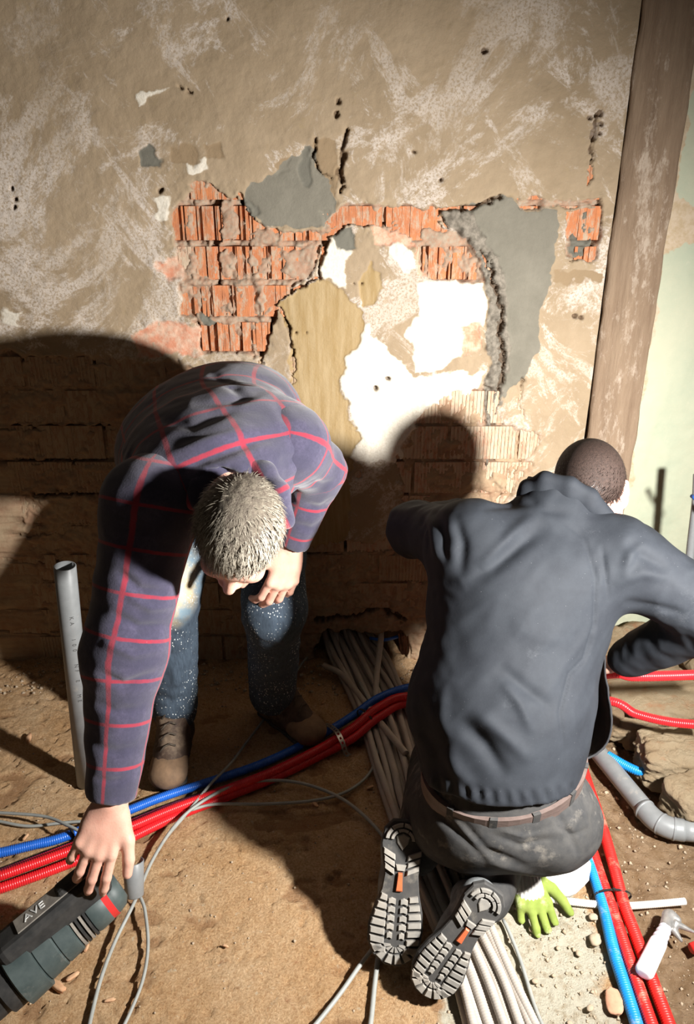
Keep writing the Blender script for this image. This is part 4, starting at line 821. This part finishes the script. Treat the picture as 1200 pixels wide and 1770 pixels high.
# ------------------------------------------------------------ conduits, cables and pipes
def plastic(name, c, rough=.35, dust=None, amt=.3): return simple(name, c, tuple(x*.85 for x in c), 30, rough, .1, .001, .5, dust=dust, dustamt=amt)
M_RED, M_BLUE = plastic('red_plastic', (.72, .018, .025), .32), plastic('blue_plastic', (.02, .14, .62), .32)
M_REDD, M_BLUED = plastic('dusty_red_plastic', (.74, .025, .02), .4, (.60, .36, .24), .25), plastic('dusty_blue_plastic', (.01, .26, .70), .4, (.45, .48, .50), .1)
M_GRYC = plastic('grey_conduit', (.46, .41, .36), .55, (.44, .35, .26), .5); M_PVC = plastic('grey_pvc', (.23, .24, .245), .4, (.42, .38, .33), .2); M_CAB = plastic('grey_cable_jacket', (.33, .34, .32), .5, (.45, .40, .33), .2)
M_BLACKP = plastic('black_plastic', (.02, .02, .02), .4); M_STEEL = simple('galvanised_steel', (.55, .53, .50), (.42, .41, .39), 60, .35, .2, .001, .6)
M_STEEL.node_tree.nodes['Principled BSDF'].inputs['Metallic'].default_value = .8
R1 = .0125
def fp(lst, dz=0, r=R1): return [G(x, y, z[0] if z else r+dz) for x, y, *z in lst]
def conduit(pts, r, mat, label, group=None, ridge=.10, pitch=.0052, sides=12, cat='conduit', name='corrugated_conduit'):
    return tube(name, pts, r, mat, label, cat, group, ridge=ridge, pitch=pitch, sides=sides)
# left bundle: one blue, three red
bl = [(-60,1484),(0,1474),(60,1460),(110,1447),(200,1410),(280,1378),(360,1352),(440,1325),(500,1299),(560,1268),(610,1240),(660,1208),(712,1188)]
conduit([G(x, y, .014) for x, y in bl[:-3]]+[G(610, 1237, .035), G(655, 1206, .055), G(712, 1187, .06), G(800, 1180, .05), G(900, 1190, .03)], R1, M_BLUE, 'long blue corrugated conduit crossing the floor from lower left behind the kneeling man')
rA = [(-60,1530),(0,1512),(100,1474),(200,1436),(300,1396),(400,1362),(480,1330),(560,1290)]; rB = [(-60,1556),(0,1536),(100,1500),(200,1460),(300,1413),(400,1374),(480,1342),(560,1303)]
conduit([G(x, y, .014) for x, y in rA]+[G(610, 1258, .037), G(655, 1222, .057), G(712, 1203, .062), G(860, 1200, .07), PT(1040, 1166, 2.02), PT(1100, 1169, 1.98), PT(1210, 1166, 1.95), PT(1300, 1160, 1.9)], R1*1.05, M_RED, 'red corrugated conduit next to the blue one, reappearing pale at the right edge', 'red conduits on the floor')
conduit([G(x, y, .014) for x, y in rB]+[G(610, 1276, .037), G(655, 1240, .057), G(712, 1214, .062), G(860, 1212, .06), PT(1040, 1210, 2.18), PT(1100, 1234, 2.14), PT(1160, 1248, 2.1), PT(1230, 1254, 2.06)], R1*1.02, M_RED, 'lower red corrugated conduit of the left bundle, running under the drill', 'red conduits on the floor')
conduit([G(x, y, .033) for x, y in [(-60,1534),(0,1514),(100,1478),(200,1440),(300,1398),(400,1362),(480,1330),(560,1290)]]+[G(610, 1258, .057), G(655, 1222, .077), G(712, 1203, .082), G(860, 1220, .05)], R1, M_RED, 'red corrugated conduit lying on top of the two others in the left bundle', 'red conduits on the floor')
# right bundle
conduit([G(930, 1240, .02), G(990, 1290, .03)]+[G(*p) for p in [(1022,1370,.03),(1045,1440,.03),(1062,1500,.028),(1078,1560,.022),(1100,1620,.018),(1130,1700,.016),(1160,1780,.016),(1185,1860,.016)]], R1*1.08, M_REDD, 'dusty outer red conduit of the right bundle beside the white-handled tool', 'red conduits of the right bundle')
conduit([G(900, 1250, .02), G(965, 1300, .02)]+[G(*p) for p in [(998,1370,.02),(1018,1450,.02),(1040,1520,.02),(1058,1570,.018),(1085,1650,.016),(1112,1730,.016),(1136,1800,.016),(1150,1860,.016)]], R1*1.08, M_REDD, 'inner red conduit of the right bundle next to the blue one', 'red conduits of the right bundle')
conduit([G(*p) for p in [(930,1330,.02),(975,1400,.02),(1004,1460,.02),(1022,1500,.02),(1043,1565,.016),(1060,1640,.014),(1085,1720,.014),(1106,1790,.014),(1120,1860,.014)]], R1*1.08, M_BLUED, 'blue corrugated conduit of the right bundle beside the pebbly slab')
conduit([G(*p) for p in [(1050,1305,.05),(1085,1325,.045),(1110,1334,.045),(1160,1338,.05)]], R1*1.05, M_BLUED, 'short blue conduit stub between the grey pipe and the rubble')
# thick bundle of grey conduits from the wall, under the kneeling man, to the foreground
gr_label = 'grey conduit in the thick bundle from the wall to the foreground'
top = [(566+i*10.5, 1116-5*math.sin(i*.8)) for i in range(14)]
for i in range(14):
    f = i/13; r = .0098 if i % 4 else .0112; z0 = .012+(.018 if i % 3 == 1 else 0)+(.012 if i % 5 == 2 else 0); j = random.uniform(-4, 4)
    pts = [PY(560+f*72, 1088+12*math.sin(i*1.7), 2.40), G(574+f*90+j, 1132, z0+.012), G(600+f*96-j, 1190, z0), G(628+f*92+j, 1250, z0), G(650+f*92+j*1.5, 1320, z0), G(672+f*90-j, 1400, z0), G(712+f*92+j, 1500, z0), G(752+f*96, 1600, z0), G(786+f*104-j, 1690, z0), G(812+f*118, 1780, z0), G(840+f*130, 1860, z0)]
    conduit(pts, r, M_GRYC, gr_label, 'grey conduits of the thick floor bundle', .05, .006, 10)
conduit([PY(659, 1090, 2.36), G(658, 1110, .10), G(653, 1150, .06), G(650, 1190, .045), G(652, 1230, .03)], .0105, M_GRYC, 'pale grey conduit coming straight out of the hole at the foot of the wall', None, .05)
conduit([G(560, 1150, .03), G(595, 1170, .035), G(650, 1240, .04), G(702, 1303, .055)], .0105, M_GRYC, 'short grey conduit with an open cut end on top of the thick bundle', None, .05)
# thin cables
def cable(pts, r, label, group='thin grey cables'): return tube('cable', pts, r, M_CAB, label, 'cable', group, sides=8, step=.01)
cable([G(*p) for p in [(-40,1404,.02),(20,1406,.03),(80,1412,.04),(120,1428,.05),(160,1444,.045),(230,1440,.03)]], .0042, 'grey cable arching in from the left edge over the blue conduit')
cable([G(*p) for p in [(-40,1412,.006),(0,1420,.006),(50,1428,.006),(110,1422,.007),(170,1418,.010)]], .0042, 'grey cable lying flat on the floor at the left edge')
cable([G(*p) for p in [(150,1800,.008),(157,1760,.008),(175,1690,.01),(200,1625,.015),(232,1560,.03),(262,1490,.03),(300,1430,.035),(340,1392,.042),(400,1360,.040),(470,1349,.02),(530,1356,.012),(590,1380,.01),(640,1420,.01),(680,1470,.01),(720,1530,.012)]], .0046, 'grey cable looping from the plastic coupling over the red conduits to the kneeling man\'s shoe')
cable([G(*p) for p in [(200,1800,.008),(225,1750,.008),(248,1690,.01),(256,1630,.012),(250,1570,.02),(242,1540,.028),(262,1490,.026),(290,1445,.03),(318,1412,.036),(360,1360,.042),(400,1318,.03),(425,1285,.010),(470,1225,.008),(520,1150,.008),(548,1118,.01)]], .0040, 'thin grey cable curving past the coupling and up between the two boots')
cable([G(*p) for p in [(330,1400,.035),(372,1390,.02),(450,1390,.008),(540,1384,.008),(600,1368,.008),(640,1335,.012),(654,1290,.022),(652,1250,.03),(640,1215,.04),(622,1180,.04)]], .0044, 'grey cable looping back from the red conduits up over the thick bundle')
cable([G(*p) for p in [(520,1800,.006),(550,1766,.006),(590,1715,.008),(625,1665,.01),(660,1620,.02)]], .0052, 'grey cable leading up to the shaded shoe, the left one of two')
cable([G(*p) for p in [(636,1800,.006),(642,1760,.006),(648,1700,.008),(656,1640,.012),(665,1610,.02)]], .0056, 'grey cable leading up to the shaded shoe, the right one of two')
cable([G(*p) for p in [(950,1800,.006),(925,1740,.006),(900,1660,.008),(880,1610,.010),(870,1590,.010)]], .0045, 'grey cable along the right side of the thick bundle in front')
# grey pvc pipes
b0, t0 = G(150, 1352, 0), PT(112, 978, 1.90)
def hollow_pipe(name, a, b_, r, mat, label, cat):
    a, b_ = A3(a), A3(b_); L = np.linalg.norm(b_-a); prof = [(r-.003, 0), (r, 0), (r, L-.001), (r-.0008, L), (r-.003, L), (r-.0032, L-.35)]
    V, Fc = lathe(prof, 32); Fc = Fc[:-1]; Vn = np.array(V); Vn = np.concatenate([Vn, [[0, 0, L-.35]]]); k = len(Vn)-1; n = len(prof); Fc += [((n-1)*32+q, (n-1)*32+(q+1) % 32, k) for q in range(32)]
    o = thing(name, pd(name, Vn.tolist(), Fc, mat, True), label, cat); o.location = a; o.rotation_euler = Vector(b_-a).to_track_quat('Z', 'Y').to_euler(); return o, L
PIPE, PL = hollow_pipe('plastic_pipe', b0, t0, .0275, M_PVC, 'upright grey plastic pipe with an open top beside the standing man\'s arm', 'pipe')
for p in PIPE.data.polygons: p.use_smooth = True
def text(name, s, size, loc, rot, mat, parent, ext=.0002, curve=None):
    c = bpy.data.curves.new(name, 'FONT'); c.body = s; c.size = size; c.extrude = ext; c.align_x = 'CENTER'; c.align_y = 'CENTER'; c.materials.append(mat); tmp = bpy.data.objects.new('tmp', c); C.objects.link(tmp); me = bpy.data.meshes.new_from_object(tmp); bpy.data.objects.remove(tmp); bpy.data.curves.remove(c); me.name = name; o = link(name, me)
    o.parent = parent; o.location = loc; o.rotation_euler = rot; return o
M_INK = plastic('dark_ink', (.06, .06, .06), .6)
_q = PIPE.rotation_euler.to_matrix(); ang = None
_v = _q.inverted() @ (Vector((0, 0, CZ))-(Vector(b0)+Vector(t0))/2); ang = math.atan2(_v.y, _v.x)+.12
for i, ch in enumerate('KA  100  NF E  ME'):
    if ch == ' ': continue
    zz = PL-.14-i*.0165
    Rz = Matrix.Rotation(ang, 4, 'Z') @ Matrix.Translation((.0276, 0, zz)) @ Matrix.Rotation(math.pi/2, 4, 'Z') @ Matrix.Rotation(math.pi/2, 4, 'X') @ Matrix.Rotation(-math.pi/2, 4, 'Z')
    t_ = text('pipe_print', ch, .014, (0, 0, 0), (0, 0, 0), M_INK, PIPE); t_.matrix_local = Rz
gp = empty('plastic_drain_pipe', G(1110, 1400, 0), 'thick grey plastic drain pipe with a bend lying on the earth at the right', 'pipe')
pp = [G(985,1240,.035), G(1030,1295,.035), G(1075,1350,.035), G(1118,1402,.035)]
tube('pipe', pp, .0265, M_PVC, parent=gp, sides=24, step=.02)
pe = [G(1112,1396,.035), G(1125,1411,.035), G(1142,1424,.035), G(1162,1432,.035), G(1182,1435,.035)]
tube('elbow', pe, .0290, M_PVC, parent=gp, sides=24, step=.008)
for a, b_ in (((1113,1398),(1116,1401)), ((1141,1423),(1144,1425)), ((1163,1432),(1167,1433))): tube('collar_ring', [G(*a, .035), G(*b_, .035)], .0305, M_PVC, parent=gp, sides=24, step=.004)
tube('pipe', [G(1178,1435,.035), G(1210,1438,.035), G(1290,1446,.035)], .0270, M_PVC, parent=gp, sides=24, step=.02)
# coupling the cables pass through
cp = empty('cable_coupling', G(233, 1540, 0), 'short grey plastic sleeve standing on the floor with cables running past it', 'pipe fitting')
_pc, _pd = A3(PT(230, 1488, 1.80)), A3(PT(233, 1548, 1.80)); 
Vc = []; Fc = []; ax = unit(_pd-_pc); s1, d1, _ = frame(ax, (1, 0, 0)); m = 26; _cf = d1 if d1[1] < 0 else -d1
for j, (tt, r) in enumerate(((0, .024), (.02, .0255), (.98, .0215), (1, .0205), (.98, .0190), (.02, .0225))):
    for i in range(m+1): a = -2.5+5.0*i/m; Vc.append(_pc+(_pd-_pc)*tt+(s1*math.sin(a)+_cf*math.cos(a))*r)
for j in range(6):
    for i in range(m): Fc.append((j*(m+1)+i, j*(m+1)+i+1, ((j+1) % 6)*(m+1)+i+1, ((j+1) % 6)*(m+1)+i))
rel(link('sleeve', pd('sleeve', Vc, Fc, M_PVC, True)), cp)
# cable ties, perforated strap
def tie(name, c, ax, r, label, mat=M_BLACKP, flat=1.0, th=.0016, wid=.003):
    x, y, z = frame(ax, (0, 0, 1)); V = []; Fc = []; n = 28
    for i in range(n):
        a = 2*math.pi*i/n; d = x*math.cos(a)*r*flat+y*math.sin(a)*r*1.0
        for k, (q, h_) in enumerate(((0, -wid), (0, wid), (th, wid), (th, -wid))): V.append(A3(c)+d*(1+q/r)+z*h_)
    for i in range(n):
        for k in range(4): Fc.append((i*4+k, i*4+(k+1) % 4, ((i+1) % n)*4+(k+1) % 4, ((i+1) % n)*4+k))
    o = thing(name, pd(name, V, Fc, mat), label, 'cable tie'); rv, rf = boxv(A3(c)+x*r*flat*1.05, (.006, .006, .005)); link('tie_head', pd('tie_head', rv, rf, mat), o); return o
tie('cable_tie', G(1060, 1548, .018), G(1080, 1580, .02)-G(1062, 1530, .02), .043, 'black cable tie round the right bundle of red and blue conduits', flat=.46)
tie('cable_tie', G(632, 1242, .048), G(655, 1222, .06)-G(610, 1258, .04), .036, 'black cable tie round the left bundle above the grey conduits', flat=.9)
tie('cable_tie', G(126, 1441, .014), G(150, 1432, .014)-G(100, 1450, .014), .0145, 'black cable tie round the blue conduit near the left edge', th=.002)
st_ = empty('perforated_strap', G(582, 1275, 0), 'bent perforated steel strap over the red and blue conduits by the boot', 'metal strap')
sp = catmull([G(562, 1252, .012), G(572, 1256, .040), G(583, 1266, .060), G(592, 1284, .050), G(598, 1302, .018), G(604, 1306, .008)], .004); T = np.gradient(sp, axis=0); wv = unit(A3(G(620, 1252, .03)-G(560, 1285, .03)))
V = []; Fc = []; W5 = [-.0085, -.0035, .0035, .0085]
N_ = np.cross(T, wv); N_ /= np.linalg.norm(N_, axis=1)[:, None]
for i in range(len(sp)):
    for w_ in W5: V.append(sp[i]+wv*w_)
for i in range(len(sp)-1):
    for k in range(3):
        if k == 1 and i % 4 in (1, 2): continue
        Fc.append((i*4+k, i*4+k+1, i*4+5+k, i*4+4+k))
o = link('strap', pd('strap', V, Fc, M_STEEL)); rel(o, st_); md = o.modifiers.new('s', 'SOLIDIFY'); md.thickness = .0016
# white conduit under the right bundle
M_WHT = plastic('white_plastic', (.80, .78, .74), .5, (.7, .6, .5), .2)
conduit([G(*p) for p in [(905,1535,.012),(950,1553,.010),(1000,1560,.009),(1040,1564,.008),(1080,1566,.008),(1130,1563,.008),(1185,1558,.010)]], .0085, M_WHT, 'thin white corrugated conduit passing under the red and blue bundle', None, .08, .005)
# copper pipes and blue pipe at the wall foot
M_COP = simple('brown_copper', (.25, .11, .06), (.36, .18, .10), 60, .4, .1); cop = empty('copper_pipe_coil', PY(696, 1130, 2.30), 'small brown coil of copper tube at the foot of the wall', 'copper pipe')
for i in range(3): x = 693+i*4; tube('copper_turn', [PY(x-3, 1096, 2.33), PY(x-1, 1118, 2.27), PY(x+3, 1132, 2.25), PY(x+6, 1120, 2.26), PY(x+4, 1100, 2.30)], .0032, M_COP, parent=cop, sides=8, step=.008)
tube('water_pipe', [PY(640, 1103, 2.34), PY(665, 1106, 2.31), PY(690, 1100, 2.34)], .006, M_BLUE, 'thin blue pipe crossing the hole at the foot of the wall', 'pipe', sides=10)
tube('cable', [PT(1192, 1010, 2.3), PT(1193, 960, 2.28), PT(1201, 890, 2.22), PT(1204, 862, 2.20), PT(1206, 820, 2.18)], .012, M_PVC, 'upright dark grey tube at the right edge in front of the green wall', 'pipe', sides=12)
tube('water_pipe', [PT(1196, 857, 2.15), PT(1212, 870, 2.12), PT(1240, 900, 2.1)], .006, M_BLUE, 'tip of a small blue pipe at the right edge by the green wall', 'pipe', sides=10)
# ------------------------------------------------------------ drill
M_DG = simple('dark_green_tool_plastic', (.045, .062, .062), (.07, .09, .088), 30, .5, .2, .001, .4, dust=(.2, .19, .17), dustamt=.3); M_DGK = simple('black_tool_rubber', (.02, .02, .02), (.04, .038, .036), 40, .65, .2, .001)
M_TRED = plastic('red_tool_ring', (.62, .03, .03), .4); M_TGR = simple('grey_metal_ring', (.30, .27, .23), (.2, .18, .16), 50, .5, .2)
d1_, d0_ = A3(PT(183, 1548, 1.62)), A3(PT(-20, 1722, 1.50)); dax = unit(d0_-d1_)
dr = empty('rotary_hammer', d1_, 'dark green and black rotary hammer drill held in the standing man\'s hand', 'power tool')
q = Vector(dax).to_track_quat('Z', 'Y'); dr.rotation_euler = q.to_euler()
def dpart(nm, prof, mat, off=(0, 0), sides=32, sc=(1, 1)):
    V, Fc = lathe(prof, sides); V = [(x*sc[0]+off[0], y*sc[1]+off[1], z) for x, y, z in V]; o = link(nm, pd(nm, V, Fc, mat, True), dr); md = o.modifiers.new('e', 'EDGE_SPLIT'); md.split_angle = .6; return o
dpart('motor_cap', [(.001, -.035), (.030, -.034), (.042, -.024), (.046, -.010), (.047, .004), (.044, .006)], M_DG)
dpart('red_ring', [(.0465, -.004), (.0485, -.004), (.0485, .010), (.0465, .010)], M_TRED)
dpart('motor_housing', [(.046, .006), (.050, .012), (.051, .040), (.049, .046)], M_DG)
for i in range(4): dpart('vent_ring', [(.046, .048+i*.009), (.052, .0485+i*.009), (.052, .0535+i*.009), (.046, .054+i*.009)], M_TGR if i % 2 else M_DGK)
dpart('gear_housing', [(.048, .082), (.055, .086), (.057, .118), (.054, .120), (.058, .124), (.060, .160), (.056, .163)], M_DG)
dpart('collar', [(.056, .162), (.068, .165), (.070, .212), (.062, .216)], M_DG)
dpart('front_barrel', [(.056, .214), (.060, .218), (.060, .243), (.052, .248), (.052, .29), (.047, .292), (.047, .33), (.040, .335), (.036, .37), (.02, .375)], M_DGK)
_cl_w = (Vector((0, 0, CZ))-Vector(d1_)).normalized(); _cl = q.inverted() @ (Vector((0, 0, CZ))-Vector(d1_)); _up = q.inverted() @ (_cl_w*.72+Vector((-.62, .55, .35))*.7); ua = math.atan2(_up.y, _up.x)
def dbox(nm, c, s, mat, bev=.008):
    V, Fc = boxv(c, s); V = [Matrix.Rotation(ua, 3, 'Z') @ v for v in V]; o = link(nm, pd(nm, V, Fc, mat), dr); md = o.modifiers.new('b', 'BEVEL'); md.width = bev; md.segments = 3; return o
dbox('top_housing', (.055, .0, .095), (.07, .072, .24), M_DGK, .018); dbox('name_plate', (.0915, .0, .075), (.003, .040, .17), M_TGR, .001); dbox('side_knob', (.045, .05, .17), (.03, .03, .04), M_DG, .01)
dbox('side_handle', (.02, -.02, .30), (.06, .05, .06), M_DG, .015); dbox('handle', (.085, .0, .01), (.035, .040, .12), M_DGK, .012); dbox('foot', (-.055, .015, .325), (.07, .045, .045), M_DGK, .012)
tx = text('lettering', 'AVE', .026, (0, 0, 0), (0, 0, 0), plastic('white_lettering', (.8, .8, .78), .5), dr, .0006)
tx.matrix_local = Matrix.Rotation(ua, 4, 'Z') @ Matrix.Translation((.0935, 0, .118)) @ Matrix(((0, 0, 1, 0), (0, 1, 0, 0), (-1, 0, 0, 0), (0, 0, 0, 1)))
# ------------------------------------------------------------ glove, cloth, tool, stones
M_GLV = simple('lime_green_glove', (.25, .31, .07), (.19, .25, .045), 30, .85, .3, .002, dust=(.7, .7, .5), dustamt=.3); M_CLO = simple('white_cloth', (.78, .76, .72), (.70, .68, .64), 20, .9, .3, .003)
gv = empty('work_glove', G(915, 1560, 0), 'lime green and white work glove under the kneeling man', 'glove')
g0 = A3(G(900, 1500, .05)); gf = A3(G(922, 1560, .03))-g0
gb_ = Body(hand(g0, gf, (0, -.2, 1), (1, .1, 0), [(.5, .9, .6), (.3, .8, .5), (.1, .5, .9), (.6, .9, .4)], (.7, .7, .1), 1.08, .03, .10), [], [((0, 0, .003), (0, 0, -1))])
Vg, Qg = nets(gb_, .0035); rel(link('glove_fingers', mesh_np('glove_fingers', smooth_np(Vg, Qg), Qg, M_GLV)), gv)
gk = Body([Flat(g0+np.array([0, 0, .006]), g0+gf*.75+np.array([0, 0, .008]), .040, .020, .036, .018, (1, 0, 0), .02)], [], [], lambda P: .002*np.sin(P[:, 0]*700)); Vg, Qg = nets(gk, .0028); rel(link('glove_back', mesh_np('glove_back', Vg, Qg, M_CLO)), gv)
cb_ = Body([Flat(G(905, 1510, .03), G(985, 1500, .03), .05, .030, .055, .024, (0, 1, 0), .03), Flat(G(960, 1520, .02), G(1000, 1490, .025), .035, .018, .028, .016, (0, 1, 0), .03)], [], [((0, 0, .003), (0, 0, -1))], lambda P: .016*fbm(P[:, 0]*22, P[:, 1]*22, P[:, 2]*22, 4, 5)); Vg, Qg = nets(cb_, .005)
o = thing('cloth', mesh_np('cloth', smooth_np(Vg, Qg), Qg, M_CLO), 'crumpled white cloth under the kneeling man\'s right thigh', 'cloth'); recenter(o)
tl = empty('hand_tool', G(1150, 1640, 0), 'white-handled metal hand tool lying across the red conduits at the lower right', 'hand tool')
M_WH = plastic('white_handle', (.85, .85, .86), .3); M_CLEAR = simple('frosted_plastic', (.62, .62, .68), (.5, .5, .56), 60, .25, .2, .001, .6); M_TM = simple('scratched_metal', (.50, .48, .46), (.34, .33, .32), 70, .35, .3, .001, .6)
M_TM.node_tree.nodes['Principled BSDF'].inputs['Metallic'].default_value = .6
h0, h1, h2, h3 = [A3(G(*p)) for p in ((1115, 1678, .045), (1138, 1630, .042), (1150, 1605, .038), (1158, 1583, .035))]
def tsub(nm, bd, m, h=.003): V, Q = nets(bd, h); return rel(link(nm, mesh_np(nm, smooth_np(V, Q), Q, m)), tl)
hv = h1-h0; sdv = np.cross(unit(hv), (0, 0, 1))
tsub('handle', Body([Flat(h0, h1, .020, .015, .019, .014, sdv, .01)], [], [(h0-unit(hv)*.012, -unit(hv))]), M_WH)
tsub('grip_neck', Body([Flat(h1, h2, .0175, .013, .014, .011, sdv, .01)], [], [], lambda P: .001*np.sin(P[:, 1]*500)), M_CLEAR)
tsub('head', Body([Flat(h2, h3, .013, .009, .017, .009, sdv, .01), Flat(h3, G(1172, 1592, .034), .014, .008, .010, .007, sdv, .01)]), M_TM)
tsub('beak', Body([Cone(G(1168, 1596, .036), G(1206, 1614, .024), .009, .0022, .008), Cone(G(1152, 1590, .036), G(1145, 1577, .040), .004, .0015, .004), Cone(G(1165, 1608, .03), G(1178, 1626, .020), .009, .004, .01)]), M_TM, .0022)
tube('plastic_stub', [G(1196, 1640, .01), G(1215, 1632, .01)], .012, M_REDD, 'end of a small red plastic piece at the right edge by the tool', 'plastic piece', sides=12)
def rock(name, c, s, rot, seed, mat, label, cat, group=None, n=10, sharp=0., amp=.22):
    u_ = np.linspace(0, math.pi, n); v_ = np.linspace(0, 2*math.pi, n*2, endpoint=False); U, W_ = np.meshgrid(u_, v_, indexing='ij'); D = np.stack([np.sin(U)*np.cos(W_), np.sin(U)*np.sin(W_), np.cos(U)], -1).reshape(-1, 3)
    p = 2+sharp*6; rr = 1/(np.abs(D[:, 0])**p+np.abs(D[:, 1])**p+np.abs(D[:, 2])**p)**(1/p); f = rr*(1-sharp*.12*np.abs(fbm(D[:, 0]*3+seed, D[:, 1]*3, D[:, 2]*5, 4, seed+40))*2+amp*fbm(D[:, 0]*1.7+seed*7.1, D[:, 1]*1.7, D[:, 2]*1.7, 4, seed)+amp*.4*fbm(D[:, 0]*6, D[:, 1]*6+seed, D[:, 2]*6, 3, seed))
    V = D*f[:, None]*np.array(s)/2; m = n*2; i = np.arange(n*m).reshape(n, m); j = np.roll(i, -1, 1); Q = np.stack([i[:-1], i[1:], j[1:], j[:-1]], -1).reshape(-1, 4)
    a = rot; Rm = np.array([[math.cos(a), -math.sin(a), 0], [math.sin(a), math.cos(a), 0], [0, 0, 1]]); V = V@Rm.T; V[:, 2] -= V[:, 2].min()
    o = thing(name, mesh_np(name, V, Q, mat, True), label, cat, group); o.location = c; return o
def blockm(name, c1, c2, c3):
    b = NB(name, .95, .1); c = b.mix(b.rng(b.noise(9, None, 10, .7), .35, .62), c1, c2); c = b.mix(b.rng(b.noise(3.2, b.map((1, 1, 5)), 8, .65), .56, .66), c, c3); c = b.mix(b.rng(b.noise(60, None, 8, .75), .62, .72, 0, .6), c, (.28, .19, .12)); b.bump(b.noise(22, None, 14, .8), 1.0, .03); return b.col(c)
M_BLK1 = blockm('broken_mortar_block', (.60, .48, .32), (.50, .36, .22), (.56, .26, .13)); M_BLK2 = blockm('broken_brown_stone', (.36, .24, .15), (.48, .35, .22), (.40, .2, .11)); M_PEB = simple('pebble', (.36, .28, .20), (.48, .38, .27), 25, .9, .3, .003); M_BCH = simple('brick_chip', (.50, .24, .15), (.58, .33, .21), 30, .92, .4, .003)
def at(px, py, z): v = G(px, py, z); return (v.x, v.y, 0)
rock('masonry_block', at(1145, 1196, .12), (.40, .27, .15), .05, 1, M_BLK1, 'large broken masonry block under the two red conduits at the right edge', 'rubble block', 'rubble blocks', 56, .8, .22)
rock('masonry_block', at(1172, 1300, .10), (.22, .15, .13), -.1, 5, M_BLK1, 'broken masonry block behind the short blue stub', 'rubble block', 'rubble blocks', 50, .85, .26)
rock('masonry_block', at(1212, 1368, .09), (.17, .14, .11), .4, 9, M_BLK1, 'broken masonry block at the right edge above the drain pipe bend', 'rubble block', 'rubble blocks', 36, .7, .2)
rock('masonry_block', at(1086, 1120, .16), (.26, .22, .20), .1, 12, M_BLK1, 'pale lump of masonry against the wall below the kneeling man\'s arm', 'rubble block', 'rubble blocks', 36, .5, .3)
rock('masonry_block', at(1052, 1215, .10), (.16, .16, .12), .5, 14, M_BLK2, 'brown broken stone just right of the kneeling man\'s jacket', 'rubble block', 'rubble blocks', 32, .5, .3)
rock('masonry_block', at(1105, 1262, .06), (.10, .08, .075), .2, 17, M_BLK2, 'small brown stone between the red conduit and the drain pipe', 'rubble block', 'rubble blocks', 28, .6, .3)
rock('masonry_block', (1.35, 2.0, 0), (.5, .35, .22), .1, 21, M_BLK1, 'masonry block beyond the right edge of the picture', 'rubble block', 'rubble blocks', 24, .8, .2)
rock('brick_chip', at(1062, 1730, .01), (.036, .058, .016), -.15, 3, M_BCH, 'oval reddish brick chip beside the blue conduit near the bottom', 'stone', None, 16, .1, .2)
for i, (x, y, s, lb) in enumerate([(1025,1588,.022,'pale stone in the earth left of the blue conduit'),(1028,1628,.034,'flat brown stone left of the blue conduit'),(1000,1650,.016,'small brown stone on the slab beside the flat brown one'),(925,1698,.015,'round grey pebble on the white slab'),(1020,1745,.017,'grey pebble left of the oval brick chip'),(905,1500,.02,'small stone by the glove'),(985,1770,.012,'dark pebble at the bottom of the white slab'),(965,1640,.012,'tiny pebble in the middle of the white slab'),(918,1608,.014,'pebble on the slab just below the glove')]):
    rock('pebble', at(x, y, .0), (s, s*.8, s*.5), i, 30+i, M_PEB, lb, 'stone', 'pebbles on the slab', 9, 0, .3)
M_CHIP = simple('splintered_chip', (.62, .40, .24), (.50, .26, .14), 40, .9, .4, .002)
for i, (x, y, s, lb) in enumerate([(155,1410,.035,'brown chip beside the blue conduit by the hand'),(45,1448,.022,'thin splinter above the blue conduit at the left'),(100,1708,.045,'long brown splinter at the lower left'),(126,1690,.030,'pale splinter above the long brown one'),(82,1705,.02,'short chip left of the long brown splinter'),(190,1730,.022,'dark chip between the two cables at the bottom'),(150,1640,.02,'small splinter just below the drill'),(390,1636,.014,'lone orange crumb right of the cables'),(560,1215,.02,'dark chip on the shaded floor beyond the boot'),(545,1392,.025,'pale chip beside the crossing cables'),(640,1362,.022,'pale lump beside the thick grey bundle'),(50,1278,.04,'triangular chip on the lit floor left of the upright pipe')]):
    rock('chip', at(x, y, .0), (s, s*.35, s*.25), i*1.3, 60+i, M_CHIP, lb, 'chip', 'splinters on the floor', 8, .4, .4)
# gravel and crumbs too many to count
GV = []; GQ = []; k = 0; r2 = np.random.default_rng(5)
def crumbs(n, reg, smin, smax):
    global k
    xs_, ys_ = [], []
    for _ in range(n):
        x, y = r2.uniform(reg[0], reg[2]), r2.uniform(reg[1], reg[3]); s = smin+(smax-smin)*r2.random()**3; z = fz(x, y); D = np.array([[1, 0, 0], [-1, 0, 0], [0, 1, 0], [0, -1, 0], [0, 0, .8], [0, 0, -.6]])*r2.uniform(.6, 1.2, (6, 1))*s; a = r2.uniform(0, 6.28)
        Rm = np.array([[math.cos(a), -math.sin(a), 0], [math.sin(a), math.cos(a), 0], [0, 0, 1]]); GV.append(D@Rm.T+np.array([x, y, z+s*.3])); GQ.append(np.array([[0, 2, 4], [2, 1, 4], [1, 3, 4], [3, 0, 4], [2, 0, 5], [1, 2, 5], [3, 1, 5], [0, 3, 5]])+k); k += 6
crumbs(900, (-1.1, .9, .2, 2.3), .001, .005); crumbs(3200, (.45, .9, 1.4, 2.25), .0015, .008); crumbs(500, (.2, .9, .6, 1.35), .001, .006); crumbs(1200, (-1.2, 2.12, .8, 2.31), .0015, .010)
g = link('gravel', mesh_np('gravel', np.concatenate(GV), np.concatenate(GQ), M_PEB, False), kind='stuff', label='fine gravel and crumbs scattered over the floor', category='gravel')
